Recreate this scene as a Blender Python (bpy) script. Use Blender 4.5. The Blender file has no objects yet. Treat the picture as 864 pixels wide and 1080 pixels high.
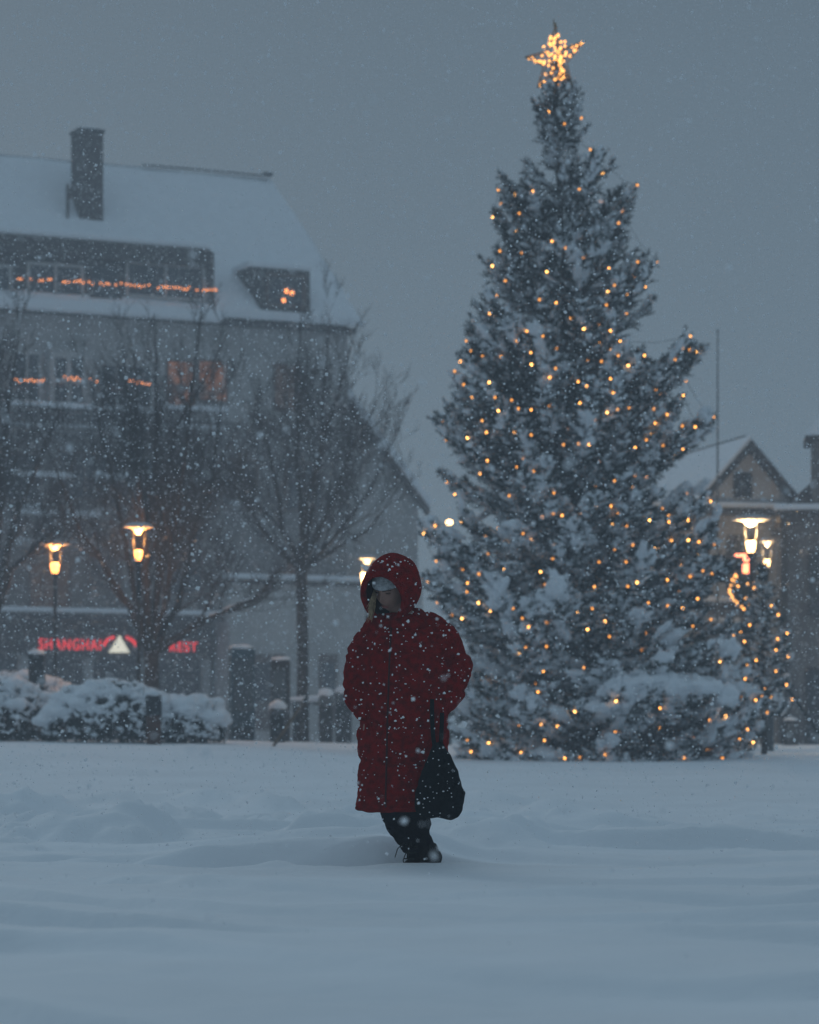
import bpy, bmesh, math, random
import numpy as np
from mathutils import Vector, Matrix, noise as mnoise

random.seed(7); rng = np.random.default_rng(11)
S = bpy.context.scene
COL = S.collection
R = math.radians
FPX, CX, HZ, ZC = 3060.0, 432.0, 788.0, 0.634     # photo pixels: focal length, centre column, horizon row; camera height (m)

# ------------------------------------------------------------------ helpers
def P(px, py, d):
    return Vector(((px-CX)/FPX*d, d, ZC+(HZ-py)/FPX*d))

def tag(o, label=None, cat=None, group=None, kind=None):
    if label: o['label'] = label
    if cat: o['category'] = cat
    if group: o['group'] = group
    if kind: o['kind'] = kind
    return o

def thing(name, label, cat, loc=(0, 0, 0), rz=0.0, group=None):
    o = bpy.data.objects.new(name, None); COL.objects.link(o)
    o.empty_display_size = .1
    o.location = loc; o.rotation_euler = (0, 0, rz)
    return tag(o, label, cat, group)

def np_obj(name, V, F, m, parent=None, smooth=True):
    V = np.ascontiguousarray(V, dtype=np.float32); F = np.ascontiguousarray(F, dtype=np.int32)
    me = bpy.data.meshes.new(name)
    k = F.shape[1]
    me.vertices.add(len(V)); me.vertices.foreach_set('co', V.ravel())
    me.loops.add(F.size); me.loops.foreach_set('vertex_index', F.ravel())
    me.polygons.add(len(F)); me.polygons.foreach_set('loop_start', np.arange(0, F.size, k, dtype=np.int32))
    me.polygons.foreach_set('use_smooth', np.full(len(F), smooth, dtype=bool))
    me.update(); me.validate()
    me.materials.append(m)
    o = bpy.data.objects.new(name, me); COL.objects.link(o)
    if parent: o.parent = parent
    return o

class MB:
    def __init__(s): s.v = []; s.f = []
    def add(s, vs, fs):
        n = len(s.v); s.v += [tuple(p) for p in vs]; s.f += [tuple(i+n for i in f) for f in fs]; return s
    def box(s, c, d, rz=0.0, top=1.0):
        cx, cy, cz = c; a, b, h = d[0]/2, d[1]/2, d[2]/2
        vs = []
        for z, t in ((-h, 1), (h, top)):
            for x, y in ((-a, -b), (a, -b), (a, b), (-a, b)):
                x *= t; y *= t
                vs.append((cx+x*math.cos(rz)-y*math.sin(rz), cy+x*math.sin(rz)+y*math.cos(rz), cz+z))
        return s.add(vs, [(0, 3, 2, 1), (4, 5, 6, 7), (0, 1, 5, 4), (1, 2, 6, 5), (2, 3, 7, 6), (3, 0, 4, 7)])
    def prism(s, poly, y0, y1):                       # polygon in x,z extruded along y
        n = len(poly)
        vs = [(x, y0, z) for x, z in poly]+[(x, y1, z) for x, z in poly]
        fs = [tuple(range(n)), tuple(range(2*n-1, n-1, -1))]
        for i in range(n):
            j = (i+1) % n; fs.append((i, n+i, n+j, j))
        return s.add(vs, fs)
    def tube(s, path, rad, n=8, cap=True):
        pts = [Vector(p) for p in path]
        if not hasattr(rad, '__len__'): rad = [rad]*len(pts)
        if cap:                                        # rounded ends
            a, b = pts[0], pts[-1]; da = (a-pts[1]).normalized(); db = (b-pts[-2]).normalized()
            pts = [a+da*rad[0]*.85, a+da*rad[0]*.5]+pts+[b+db*rad[-1]*.5, b+db*rad[-1]*.85]
            rad = [rad[0]*.4, rad[0]*.85]+list(rad)+[rad[-1]*.85, rad[-1]*.4]
        vs = []; up = None
        for i, p in enumerate(pts):
            t = (pts[min(i+1, len(pts)-1)]-pts[max(i-1, 0)])
            t = t.normalized() if t.length > 1e-9 else Vector((0, 0, 1))
            if up is None: up = t.orthogonal().normalized()
            up = (up-t*up.dot(t)); up = up.normalized() if up.length > 1e-6 else t.orthogonal().normalized()
            w = t.cross(up)
            for k in range(n):
                a = 2*math.pi*k/n; vs.append(p+(up*math.cos(a)+w*math.sin(a))*rad[i])
        fs = []
        for i in range(len(pts)-1):
            for k in range(n):
                k2 = (k+1) % n; fs.append((i*n+k, i*n+k2, (i+1)*n+k2, (i+1)*n+k))
        fs.append(tuple(range(n-1, -1, -1))); fs.append(tuple((len(pts)-1)*n+k for k in range(n)))
        return s.add(vs, fs)
    def loft(s, rings, n=32, p=2.0):                   # (cx, cy, z, a, b) super-ellipse rings, closed
        vs = []; fs = []
        for cx, cy, z, a, b in rings:
            for k in range(n):
                t = 2*math.pi*k/n; c, q = math.cos(t), math.sin(t)
                vs.append((cx+a*math.copysign(abs(c)**(2/p), c), cy+b*math.copysign(abs(q)**(2/p), q), z))
        m = len(rings)
        for i in range(m-1):
            for k in range(n):
                k2 = (k+1) % n; fs.append((i*n+k, i*n+k2, (i+1)*n+k2, (i+1)*n+k))
        fs.append(tuple(range(n-1, -1, -1))); fs.append(tuple((m-1)*n+k for k in range(n)))
        return s.add(vs, fs)
    def lathe(s, prof, c=(0, 0, 0), n=20):
        vs = []; fs = []
        for r, z in prof:
            for k in range(n):
                a = 2*math.pi*k/n; vs.append((c[0]+r*math.cos(a), c[1]+r*math.sin(a), c[2]+z))
        m = len(prof)
        for i in range(m-1):
            for k in range(n):
                k2 = (k+1) % n; fs.append((i*n+k, i*n+k2, (i+1)*n+k2, (i+1)*n+k))
        fs.append(tuple(range(n-1, -1, -1))); fs.append(tuple((m-1)*n+k for k in range(n)))
        return s.add(vs, fs)
    def ico(s, c, r, sub=2, amp=0.0, freq=4.0, seed=0.0):
        V, F = ico(sub)
        vs = []
        for v in V:
            q = Vector(v)
            k = 1+amp*mnoise.noise(q*freq*.5+Vector((seed, seed*1.7, -seed)))
            vs.append((c[0]+q.x*r[0]*k, c[1]+q.y*r[1]*k, c[2]+q.z*r[2]*k))
        return s.add(vs, F)
    def build(s, name, m, parent=None, smooth=False, bevel=0.0):
        me = bpy.data.meshes.new(name); me.from_pydata(s.v, [], s.f); me.update()
        bm = bmesh.new(); bm.from_mesh(me)
        bmesh.ops.recalc_face_normals(bm, faces=bm.faces)
        bm.to_mesh(me); bm.free()
        if smooth: me.polygons.foreach_set('use_smooth', [True]*len(me.polygons))
        me.materials.append(m)
        o = bpy.data.objects.new(name, me); COL.objects.link(o)
        if parent: o.parent = parent
        if bevel:
            b = o.modifiers.new('bevel', 'BEVEL'); b.width = bevel; b.segments = 2; b.limit_method = 'ANGLE'
        return o

_ico = {}
def ico(sub):
    if sub not in _ico:
        bm = bmesh.new(); bmesh.ops.create_icosphere(bm, subdivisions=sub, radius=1)
        _ico[sub] = (np.array([v.co[:] for v in bm.verts]), np.array([[v.index for v in f.verts] for f in bm.faces]))
        bm.free()
    return _ico[sub]

def bake(o, *mods):
    """apply modifiers (type, settings) and leave a plain mesh"""
    for t, st in mods:
        m = o.modifiers.new(t, t)
        for k, v in st.items(): setattr(m, k, v)
    dg = bpy.context.evaluated_depsgraph_get(); dg.update()
    me = bpy.data.meshes.new_from_object(o.evaluated_get(dg))
    o.modifiers.clear(); o.data = me
    me.polygons.foreach_set('use_smooth', [True]*len(me.polygons))
    return o

def warp(o, fn):
    me = o.data; n = len(me.vertices)
    co = np.empty(n*3, np.float32); me.vertices.foreach_get('co', co); co = co.reshape(-1, 3)
    no = np.array([v.normal[:] for v in me.vertices])
    out = np.array([fn(Vector(c), Vector(q)) for c, q in zip(co, no)], np.float32)
    me.vertices.foreach_set('co', out.ravel()); me.update()

# ------------------------------------------------------------------ materials
def mat(name, col, rough=.7, var=.15, scale=6.0, bump=0.0, bscale=40.0, metal=0.0, emit=None, est=0.0, col2=None, sheen=0.0, coord='Object', detail=6, spec=.2):
    m = bpy.data.materials.new(name); m.use_nodes = True
    nt = m.node_tree; N = nt.nodes; L = nt.links
    b = N['Principled BSDF']
    b.inputs['Roughness'].default_value = rough; b.inputs['Metallic'].default_value = metal
    if sheen: b.inputs['Sheen Weight'].default_value = sheen
    b.inputs['Specular IOR Level'].default_value = spec
    tc = N.new('ShaderNodeTexCoord')
    nz = N.new('ShaderNodeTexNoise'); nz.inputs['Scale'].default_value = scale; nz.inputs['Detail'].default_value = detail
    L.new(tc.outputs[coord], nz.inputs['Vector'])
    mx = N.new('ShaderNodeMix'); mx.data_type = 'RGBA'
    c1 = tuple(c*(1-var) for c in col); c2 = col2 or tuple(min(1, c*(1+var)) for c in col)
    mx.inputs[6].default_value = (*c1, 1); mx.inputs[7].default_value = (*c2, 1)
    rp = N.new('ShaderNodeMapRange'); rp.inputs[1].default_value = .35; rp.inputs[2].default_value = .65
    L.new(nz.outputs['Fac'], rp.inputs[0]); L.new(rp.outputs[0], mx.inputs[0])
    L.new(mx.outputs[2], b.inputs['Base Color'])
    if bump:
        n2 = N.new('ShaderNodeTexNoise'); n2.inputs['Scale'].default_value = bscale; n2.inputs['Detail'].default_value = 5
        L.new(tc.outputs[coord], n2.inputs['Vector'])
        bp = N.new('ShaderNodeBump'); bp.inputs['Strength'].default_value = bump; bp.inputs['Distance'].default_value = .02
        L.new(n2.outputs['Fac'], bp.inputs['Height']); L.new(bp.outputs[0], b.inputs['Normal'])
    if emit:
        b.inputs['Emission Color'].default_value = (*emit, 1); b.inputs['Emission Strength'].default_value = est
    return m

SNOWC = (.84, .87, .90)
M = {}
M['snow'] = mat('snow', SNOWC, .75, .03, 3, .35, 60, coord='Object')
M['ground_snow'] = mat('ground_snow', SNOWC, .75, .035, .8, .5, 9)
M['flake'] = mat('flake', (.95, .96, .98), .8, .02)
M['needle'] = mat('needle', (.030, .045, .038), .7, .5, 5)
M['bark'] = mat('bark', (.045, .036, .030), .9, .4, 14, .8, 30)
M['twig'] = mat('twig', (.055, .050, .047), .9, .35, 6)
M['coat'] = mat('coat', (.225, .0030, .0028), .95, .35, 34, 1.0, 130, spec=.02)
M['coat_dark'] = mat('coat_zip', (.05, .006, .006), .7, .2, 30)
M['hood_lining'] = mat('hood_lining', (.05, .012, .014), .95, .2, 30, .4, 90)
M['skin'] = mat('skin', (.36, .21, .165), .55, .1, 18, .1, 120)
M['brow'] = mat('brow', (.08, .05, .035), .8, .2)
M['lip'] = mat('lip', (.34, .13, .11), .5, .1)
M['hair'] = mat('hair', (.42, .31, .19), .7, .35, 40)
M['beanie'] = mat('beanie', (.48, .50, .51), .95, .2, 60, .8, 110)
M['trouser'] = mat('trouser', (.004, .006, .010), .9, .3, 20, .6, 120, spec=.03)
M['boot'] = mat('boot', (.006, .006, .007), .7, .3, 25, .3, 70, spec=.06)
M['sole'] = mat('sole', (.02, .02, .02), .8, .2)
M['bag'] = mat('bag', (.003, .006, .008), .85, .35, 12, .5, 60, spec=.05)
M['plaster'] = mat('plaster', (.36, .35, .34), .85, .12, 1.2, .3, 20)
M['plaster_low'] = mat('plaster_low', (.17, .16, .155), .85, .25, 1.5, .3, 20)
M['plaster_pale'] = mat('plaster_pale', (.44, .42, .40), .85, .12, 1.0, .3, 20)
M['plaster_light'] = mat('plaster_light', (.58, .56, .54), .85, .10, 1.0, .3, 20)
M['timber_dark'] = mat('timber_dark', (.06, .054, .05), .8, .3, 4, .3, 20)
M['brick'] = mat('brick', (.075, .065, .062), .9, .3, 6, .6, 22)
M['paint_white'] = mat('paint_white', (.42, .42, .41), .6, .08, 3)
M['paint_brown'] = mat('paint_brown', (.12, .085, .07), .7, .2, 3)
M['glass_dark'] = mat('glass_dark', (.035, .040, .046), .12, .2, 1, spec=.6)
M['glass_warm'] = mat('glass_warm', (.10, .06, .04), .3, .4, 2.2, emit=(1, .45, .22), est=.02)
M['glass_curtain'] = None
M['metal_dark'] = mat('metal_dark', (.03, .032, .034), .55, .2, 8)
M['metal_grey'] = mat('metal_grey', (.10, .11, .115), .5, .2, 8)
M['teal_board'] = mat('teal_board', (.075, .105, .12), .6, .3, 3)
M['wood_post'] = mat('wood_post', (.095, .045, .030), .85, .35, 9, .6, 30)
M['wood_pole'] = mat('wood_pole', (.16, .11, .07), .85, .3, 9)
M['lamp_white'] = mat('lamp_white', (.75, .72, .66), .6, .05)
M['bulb'] = mat('bulb', (.8, .5, .2), .4, 0, emit=(1, .40, .075), est=5.5)
M['bulb_dim'] = mat('bulb_dim', (.7, .4, .15), .4, 0, emit=(1, .36, .05), est=2.4)
M['bulb_hot'] = mat('bulb_hot', (.8, .5, .2), .4, 0, emit=(1, .46, .11), est=9.0)
M['bulb_star'] = mat('bulb_star', (.8, .5, .2), .4, 0, emit=(1, .42, .10), est=3.4)
M['chain_bulb'] = mat('chain_bulb', (.8, .5, .2), .4, 0, emit=(1, .30, .08), est=3.2)
M['lamp_orange'] = mat('lamp_orange', (.8, .6, .4), .4, 0, emit=(1, .36, .085), est=6.0)
M['lamp_warm'] = mat('lamp_warm', (.8, .7, .5), .4, 0, emit=(1, .58, .24), est=9.0)
M['lamp_red'] = mat('lamp_red', (.8, .5, .4), .4, 0, emit=(1, .22, .10), est=5.0)
M['sign_red'] = mat('sign_red', (.7, .05, .05), .4, 0, emit=(1, .035, .045), est=1.0)
M['sign_white'] = mat('sign_white', (.8, .8, .7), .4, 0, emit=(1, .93, .72), est=.75)
M['cable'] = mat('cable', (.01, .015, .012), .6, .1)
M['brass'] = mat('brass', (.25, .16, .07), .5, .2, 8, metal=.6)
for k in ('chain_bulb', 'bulb', 'bulb_dim'): M[k].cycles.emission_sampling = 'NONE'

def curtain_mat():
    m = mat('glass_curtain', (.14, .08, .05), .4, .3, 2)
    N = m.node_tree.nodes; L = m.node_tree.links; b = N['Principled BSDF']
    tc = N.new('ShaderNodeTexCoord'); n = N.new('ShaderNodeTexNoise'); n.inputs['Scale'].default_value = 2.3; n.inputs['Detail'].default_value = 4
    L.new(tc.outputs['Object'], n.inputs['Vector'])
    r = N.new('ShaderNodeMapRange'); r.inputs[1].default_value = .42; r.inputs[2].default_value = .68; r.inputs[3].default_value = .02; r.inputs[4].default_value = .24
    L.new(n.outputs['Fac'], r.inputs[0]); b.inputs['Emission Color'].default_value = (1, .36, .14, 1)
    L.new(r.outputs[0], b.inputs['Emission Strength'])
    return m
M['glass_curtain'] = curtain_mat()

# ------------------------------------------------------------------ ground
def smooth(a, b, x):
    t = np.clip((x-a)/(b-a), 0, 1); return t*t*(3-2*t)

_perm = np.random.default_rng(3).random((256, 256))
def vnoise(x, y):
    xi = np.floor(x).astype(int); yi = np.floor(y).astype(int); fx = x-xi; fy = y-yi
    fx = fx*fx*(3-2*fx); fy = fy*fy*(3-2*fy)
    g = lambda i, j: _perm[i & 255, j & 255]
    return (g(xi, yi)*(1-fx)+g(xi+1, yi)*fx)*(1-fy)+(g(xi, yi+1)*(1-fx)+g(xi+1, yi+1)*fx)*fy-.5

def fbm(x, y, o=4):
    s = 0; a = 1
    for i in range(o):
        s = s+a*vnoise(x+i*17.3, y+i*9.1); x = x*2.03; y = y*2.03; a *= .5
    return s

FEET = P(441, 917, 15.0)
# hollows trodden into the snow: x, y, radius x, radius y, depth
PITS = [(-.12, 15.12, .42, .20, .15), (-.62, 15.28, .36, .17, .10), (.02, 15.04, .20, .16, .10), (-1.15, 15.15, .40, .18, .09),
        (-1.75, 15.5, .4, .2, .08), (-2.2, 15.3, .35, .18, .07), (-2.8, 15.75, .4, .2, .07), (-3.4, 15.5, .4, .2, .06), (-1.35, 13.1, .30, .16, .035),
        (-2.6, 17.5, .5, .25, .05), (-2.0, 18.6, .5, .25, .05), (-.9, 18.9, .4, .25, .04), (1.5, 19.2, .6, .3, .05), (.7, 18.2, .5, .3, .05), (2.3, 18.4, .5, .3, .05)]
def zground(x, y):
    x = np.asarray(x, float); y = np.asarray(y, float)
    z = np.interp(y, [-50, 16, 20, 30, 40, 42, 47, 55, 70, 110, 400], [0, 0, .05, .22, .43, .42, .50, .66, .72, .80, .9])
    z = z+.22*smooth(1.2, -3.5, x)*smooth(28, 40, y)*(1-smooth(48, 60, y))
    near = np.exp(-((y-14)/16.)**2)
    calm = 1-np.exp(-((x-.1)/1.6)**2-((y-14.7)/1.2)**2)
    z = z+.06*fbm(x*.35+3, y*.22, 4)*(.5+near)*calm
    # wind-packed drift lips: long low steps running across the view
    w = y*.62+x*.20+.9*fbm(x*.28, y*.25+40, 3)
    f = w-np.floor(w); step = np.where(f < .065, f/.065, (1-f)/.935)
    z = z+.115*calm*step*smooth(3, 5, y)*(1-smooth(17, 24, y))*(.5+vnoise(x*.5+8, y*.4+3))
    z = z+.042*fbm(x*1.3, y*1.0+10, 3)*near*calm+.010*fbm(x*5, y*4+10, 3)*near*calm
    # lumpier trodden band further back
    z = z+.36*np.maximum(0, fbm(x*1.7, y*1.0+5, 4))*smooth(15.9, 17.2, y)*(1-smooth(22, 30, y))*(.35+.65*smooth(2.2, -.2, x))
    # drift lip in front of the boots
    z = z+.014*np.exp(-((y-14.72-.10*np.sin(x*2.1)-.03*np.sin(x*7))/.16)**2)*(1-smooth(2.2, 3.2, np.abs(x)))
    # bank on the far side of the trodden trench, left of the boots
    z = z+.125*smooth(15.18+.05*np.sin(x*5), 15.40+.05*np.sin(x*9), y)*(1-smooth(15.9, 18.5, y))*smooth(-1.7, -.35, x)*(1-smooth(-.15, .5, x))
    for px, py, rx, ry, dp in PITS:
        q = ((x-px)/rx)**2+((y-py)/ry)**2
        z = z-dp*np.exp(-q**1.5)+.18*dp*np.exp(-((np.sqrt(q)-1.45)/.3)**2)
    return z
def zg(x, y): return float(zground(x, y))

def axis(parts):
    a = [np.arange(p0, p1, st) for p0, p1, st in parts]; return np.unique(np.round(np.concatenate(a), 4))
xs = axis([(-500, -60, 40), (-60, -14, 2), (-14, -5, .25), (-5, 5, .045), (5, 14, .25), (14, 60, 2), (60, 501, 40)])
ys = axis([(-60, 2, 4), (2, 5, .15), (5, 22, .045), (22, 45, .25), (45, 80, 1), (80, 140, 6), (140, 901, 60)])
GX, GY = np.meshgrid(xs, ys); GZ = zground(GX, GY)
nx, ny = len(xs), len(ys)
idx = np.arange(nx*ny).reshape(ny, nx)
Fq = np.stack([idx[:-1, :-1], idx[:-1, 1:], idx[1:, 1:], idx[1:, :-1]], -1).reshape(-1, 4)
g = np_obj('snow_ground', np.stack([GX, GY, GZ], -1).reshape(-1, 3), Fq, M['ground_snow']); tag(g, kind='structure')

# ------------------------------------------------------------------ person
def Q(px, py, dy=0.0):                                  # photo pixel in the person's plane (15 m away), dy = metres further back
    return P(px, py, 15.0)+Vector((0, dy, 0))
PX = 15.0/FPX
person = thing('person', 'person in a long red hooded coat walking head down through deep snow', 'person', (FEET.x, FEET.y, FEET.z))
OFF = -Vector((FEET.x, FEET.y, FEET.z))
def rings(rows, dy=0.0):                                # (px centre, py, half width px, half depth m, dy)
    out = []
    for cx, py, hw, hd, q in rows:
        p = Q(cx, py, q+dy)+OFF; out.append((p.x, p.y, p.z, hw*PX, hd))
    return sorted(out, key=lambda r: r[2])
def path(pts): return [Q(*p)+OFF for p in pts]
def loc(p): return Vector(p)+OFF

HC = Q(414.5, 618.5, .0)+OFF                           # hood centre
hf = Vector((-.362, -.814, -.454)).normalized()
roll = R(9)
hr = hf.cross(Vector((0, 0, 1))).normalized(); hr = -hr if hr.x < 0 else hr
hu = hr.cross(-hf) if (hr.cross(-hf)).z > 0 else -hr.cross(-hf)
hr2 = (hr*math.cos(roll)-hu*math.sin(roll)); hu2 = (hu*math.cos(roll)+hr*math.sin(roll)); hr, hu = hr2, hu2
def H(a, b, c): return HC+hr*a+hf*b+hu*c               # head frame: right, forward, up
def headpt(v, grow=1.0):
    x, y, z = v                                        # unit sphere direction, y forward
    a, b, c = .076*x, .096*y, .118*z
    if z < 0: a *= (1-.22*z*z); b *= 1-.10*z*z
    if y > 0:
        g = lambda px, pz, sx, sz: math.exp(-((a-px)/sx)**2-((c-pz)/sz)**2)
        b += .022*g(0, -.022, .011, .022)+.007*g(0, -.002, .010, .03)      # nose
        b -= .013*(g(-.032, .012, .017, .011)+g(.032, .012, .017, .011))   # eye sockets
        b += .006*(g(-.03, .032, .028, .009)+g(.03, .032, .028, .009))     # brow ridge
        b += .006*g(0, -.062, .022, .007)-.005*g(0, -.066, .02, .003)      # lips
        b += .010*g(0, -.098, .022, .014)                                  # chin
        b += .006*(g(-.045, -.025, .02, .02)+g(.045, -.025, .02, .02))     # cheeks
    return a*grow, b*grow, c*grow
HO = Vector(H(0, .018, -.004))-HC
hood_f, hood_r, hood_u = hf, hr, hu
def HH(v, grow=1.0):
    a, b, c = headpt(v, grow); return HC+HO+hr*a+hf*b+hu*c

_y, _p = R(37), R(26)                                  # the face looks further to the side than the hood opens
hf = Vector((-math.sin(_y)*math.cos(_p), -math.cos(_y)*math.cos(_p), -math.sin(_p)))
hr = hf.cross(Vector((0, 0, 1))).normalized(); hr = -hr if hr.x < 0 else hr
hu = hr.cross(-hf); hu = hu if hu.z > 0 else -hu
hr, hu = hr*math.cos(R(8))-hu*math.sin(R(8)), hu*math.cos(R(8))+hr*math.sin(R(8))
body = MB()
Vh, Fh = ico(5)
body.add([HH(v) for v in Vh], Fh)
for sx in (-1, 1):                                     # ears
    body.ico(HC+HO+hr*(.076*sx)-hf*.008-hu*.005, (.010, .016, .028), 2)
body.tube([HC+HO-hu*.05-hf*.02, Q(424, 648, .02)+OFF], [.055, .06], 12)
body.loft(rings([(427, 652, 12, .055, .03), (428, 668, 22, .08, .02), (428, 690, 30, .10, .01), (427, 730, 26, .10, 0), (427, 770, 33, .12, 0), (428, 800, 32, .12, 0), (428, 812, 20, .08, 0)]), 20)
for arm in ([(402, 682, .01), (376, 718, -.01), (388, 754, -.09)], [(453, 682, .01), (482, 712, .0), (463, 751, -.09)]):
    A = path(arm)
    body.tube([A[0], (A[0]+A[1])/2, A[1], (A[1]+A[2])/2, A[2]], [.055, .048, .040, .038, .028], 12)
    side = 1 if A[2].x > -.05 else -1
    fw = (Q(425, 775, -.12)+OFF-A[2]).normalized(); dn = Vector((-side*.15, -.1, -1)).normalized()
    dirn = (fw*.4+dn).normalized(); sd = dirn.cross(Vector((0, 1, 0))).normalized()
    palm = A[2]+dirn*.06
    body.ico(palm, (.026, .018, .05), 2)
    for i, (l, o) in enumerate(((.058, -.027), (.068, -.009), (.064, .009), (.050, .026))):
        b0 = palm+dirn*.035+sd*o
        k1 = b0+dirn*l*.55+Vector((0, -.004, 0)); k2 = k1+(dirn+Vector((0, .45, 0))).normalized()*l*.5
        body.tube([b0-dirn*.02, b0, k1, k2], [.010, .0095, .009, .0075], 8)
    t0 = palm-dirn*.025-sd*.024
    body.tube([t0, t0-sd*.02+dirn*.03, t0-sd*.022+dirn*.06], [.011, .010, .008], 8)
LEG_A = [(437, 790, .02), (438, 850, -.04), (441, 897, .0), (442, 910, .0)]
LEG_B = [(418, 790, .0), (411, 846, -.12), (424, 876, .04), (434, 889, .13)]
for lg in (LEG_A, LEG_B):
    A = path(lg); body.tube(A, [.085, .056, .038, .034], 12)
fa, fb = path([(441, 912, 0)])[0], path([(446, 899, .19)])[0]
body.tube([fa, fa+Vector((-.03, -.05, .0))], [.028, .022], 10); body.tube([path([LEG_B[-1]])[0], fb, fb+Vector((-.01, -.02, -.02))], [.032, .028, .02], 10)
bo = body.build('body', M['skin'], person)
bake(bo, ('REMESH', dict(mode='VOXEL', voxel_size=.006)), ('SMOOTH', dict(factor=.4, iterations=1)))

# eyes closed-down lids, brows, lips as small facial parts
for sx in (-1, 1):
    e = MB(); e.ico(HC+HO+hr*(.031*sx)+hf*.073+hu*.010, (.014, .012, .009), 3); e.build('eyelid', M['skin'], person, True)
    lid = MB(); lid.tube([HC+HO+hr*(sx*x)+hf*(.0855-.25*abs(x-.031)**1.0)+hu*(.012-.1*abs(x-.031)) for x in (.015, .023, .031, .039, .047)], [.002, .003, .0032, .003, .002], 6)
    lid.build('eyelash', M['brow'], person, True)
    bw = MB(); bw.tube([HC+HO+hr*(sx*x)+hf*f+hu*u for x, f, u in ((.013, .097, .027), (.025, .094, .031), (.038, .086, .032), (.05, .075, .027))], [.003, .004, .0035, .002], 6)
    bw.build('eyebrow', M['brow'], person, True)
mo = MB()
for u, r_ in ((-.062, .004), (-.069, .0045)):
    mo.tube([HC+HO+hr*x+hf*(.088-3.2*x*x*4)+hu*u for x in (-.022, -.012, 0, .012, .022)], [.0015, r_*.8, r_, r_*.8, .0015], 6)
mo.build('lips', M['lip'], person, True)

# beanie: knitted cap over the brow
bn = MB(); vs = []; fs = []
nr, nc = 14, 40
for i in range(nr):
    th = math.pi*.5*(1-i/(nr-1))
    for k in range(nc):
        a = 2*math.pi*k/nc
        v = (math.cos(a)*math.sin(th if i else th), math.sin(a)*math.sin(th), math.cos(th))
        fold = .010 if i < 4 else .004
        x, y, z = v[0]*(.080+fold), v[1]*(.100+fold), v[2]*.090
        vs.append(HC+HO+hr*x+hf*(y-.002)+hu*(z+.047+.012*v[1]*(-1 if i < 5 else 0)))
for i in range(nr-1):
    for k in range(nc):
        k2 = (k+1) % nc; fs.append((i*nc+k, i*nc+k2, (i+1)*nc+k2, (i+1)*nc+k))
bn.add(vs, fs); cap = bn.build('beanie', M['beanie'], person, True)
sm = cap.modifiers.new('s', 'SOLIDIFY'); sm.thickness = .008

# hair: strands hanging out of the hood at the side of the face
hb = MB()
for i in range(34):
    s0 = HC+HO+hr*(-.074+.010*random.random())+hf*(.030+.03*random.random())+hu*(.02-.03*random.random())
    e0 = Q(random.gauss(391, 1.7), 640+20*random.random()**1.3, -.150-.03*random.random())+OFF
    m0 = (s0+e0)/2+Vector((random.uniform(-.014, .012), -.022+random.uniform(-.01, .01), 0)); m1 = m0.lerp(e0, .5)+Vector((random.uniform(-.008, .008), 0, 0))
    hb.tube([s0, m0, m1, e0], [.0022, .0024, .0018, .0006], 4)
hb.build('hair', M['hair'], person, True)

hf, hr, hu = hood_f, hood_r, hood_u
# coat: torso + sleeves fused, then folded
ct = MB()
ct.loft(rings([(434, 641, 11, .05, .075), (431, 647, 19, .07, .06), (427, 654, 27, .095, .04), (427, 660, 34, .12, .02), (428, 672, 44, .15, .01), (428, 690, 47, .17, 0), (427, 720, 47, .175, 0),
               (427, 750, 47, .18, -.01), (425, 780, 48, .19, -.01), (425, 815, 48, .20, -.01), (424, 840, 48.5, .20, -.01), (424, 850, 48, .20, -.01), (424, 854, 45, .185, -.01)]), 48, 2.3)
SL_L = [(402, 661, .0), (387, 679, .0), (376, 712, -.01), (378, 737, -.05), (388, 755, -.11)]
SL_R = [(455, 659, .0), (470, 678, .0), (481, 703, .0), (476, 727, -.05), (463, 750, -.12)]
ct.tube(path(SL_L), [.080, .081, .075, .070, .054], 20)
ct.tube(path(SL_R), [.080, .083, .082, .072, .054], 20)
coat = ct.build('coat', M['coat'], person)
bake(coat, ('REMESH', dict(mode='VOXEL', voxel_size=.011)), ('SMOOTH', dict(factor=.5, iterations=6)))
zs = [Q(0, y).z+OFF.z for y in (690, 728, 766, 804)]
def fold(c, n):
    p = Vector((c.x*1.0, c.y*1.0, c.z*1.7))
    d = .018*mnoise.noise(p*5)+.007*mnoise.noise(p*12+Vector((3, 1, 7)))+.0045*mnoise.noise(p*27)
    for z in zs:
        d -= .011*math.exp(-((c.z-z-.02*mnoise.noise(Vector((c.x*4, c.y*4, z))))/.012)**2)
    d += .007*abs(mnoise.noise(Vector((c.x*14, c.y*8, c.z*2.2+4))))*(1 if c.z < 1.2 else .4)
    return c+n*d
warp(coat, fold)
hm = MB()                                              # hem lip
hem = [(Q(424, 852.5).x+OFF.x+.232*math.copysign(abs(math.cos(t))**.87, math.cos(t)), -.01+.197*math.copysign(abs(math.sin(t))**.87, math.sin(t)), Q(0, 852+1.5*math.sin(3*t)).z+OFF.z) for t in np.linspace(0, 2*math.pi, 49)]
hm.tube(hem, .011, 8, cap=False); hm.build('hem', M['coat'], coat, True)
zp = MB()
zpath = []
from mathutils.bvhtree import BVHTree
def bvh_of(o):
    me = o.data; return BVHTree.FromPolygons([v.co for v in me.vertices], [p.vertices for p in me.polygons])
cb = bvh_of(coat)
for y in np.linspace(660, 850, 40):
    x = np.interp(y, [660, 700, 760, 850], [413, 411, 409, 407]); p = Q(x, y, -1)+OFF
    h = cb.ray_cast(p, Vector((0, 1, 0)))[0]
    if h: zpath.append(h+Vector((0, -.001, 0)))
zp.tube(zpath, .005, 6); zp.build('zip', M['coat_dark'], coat, True)
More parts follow.
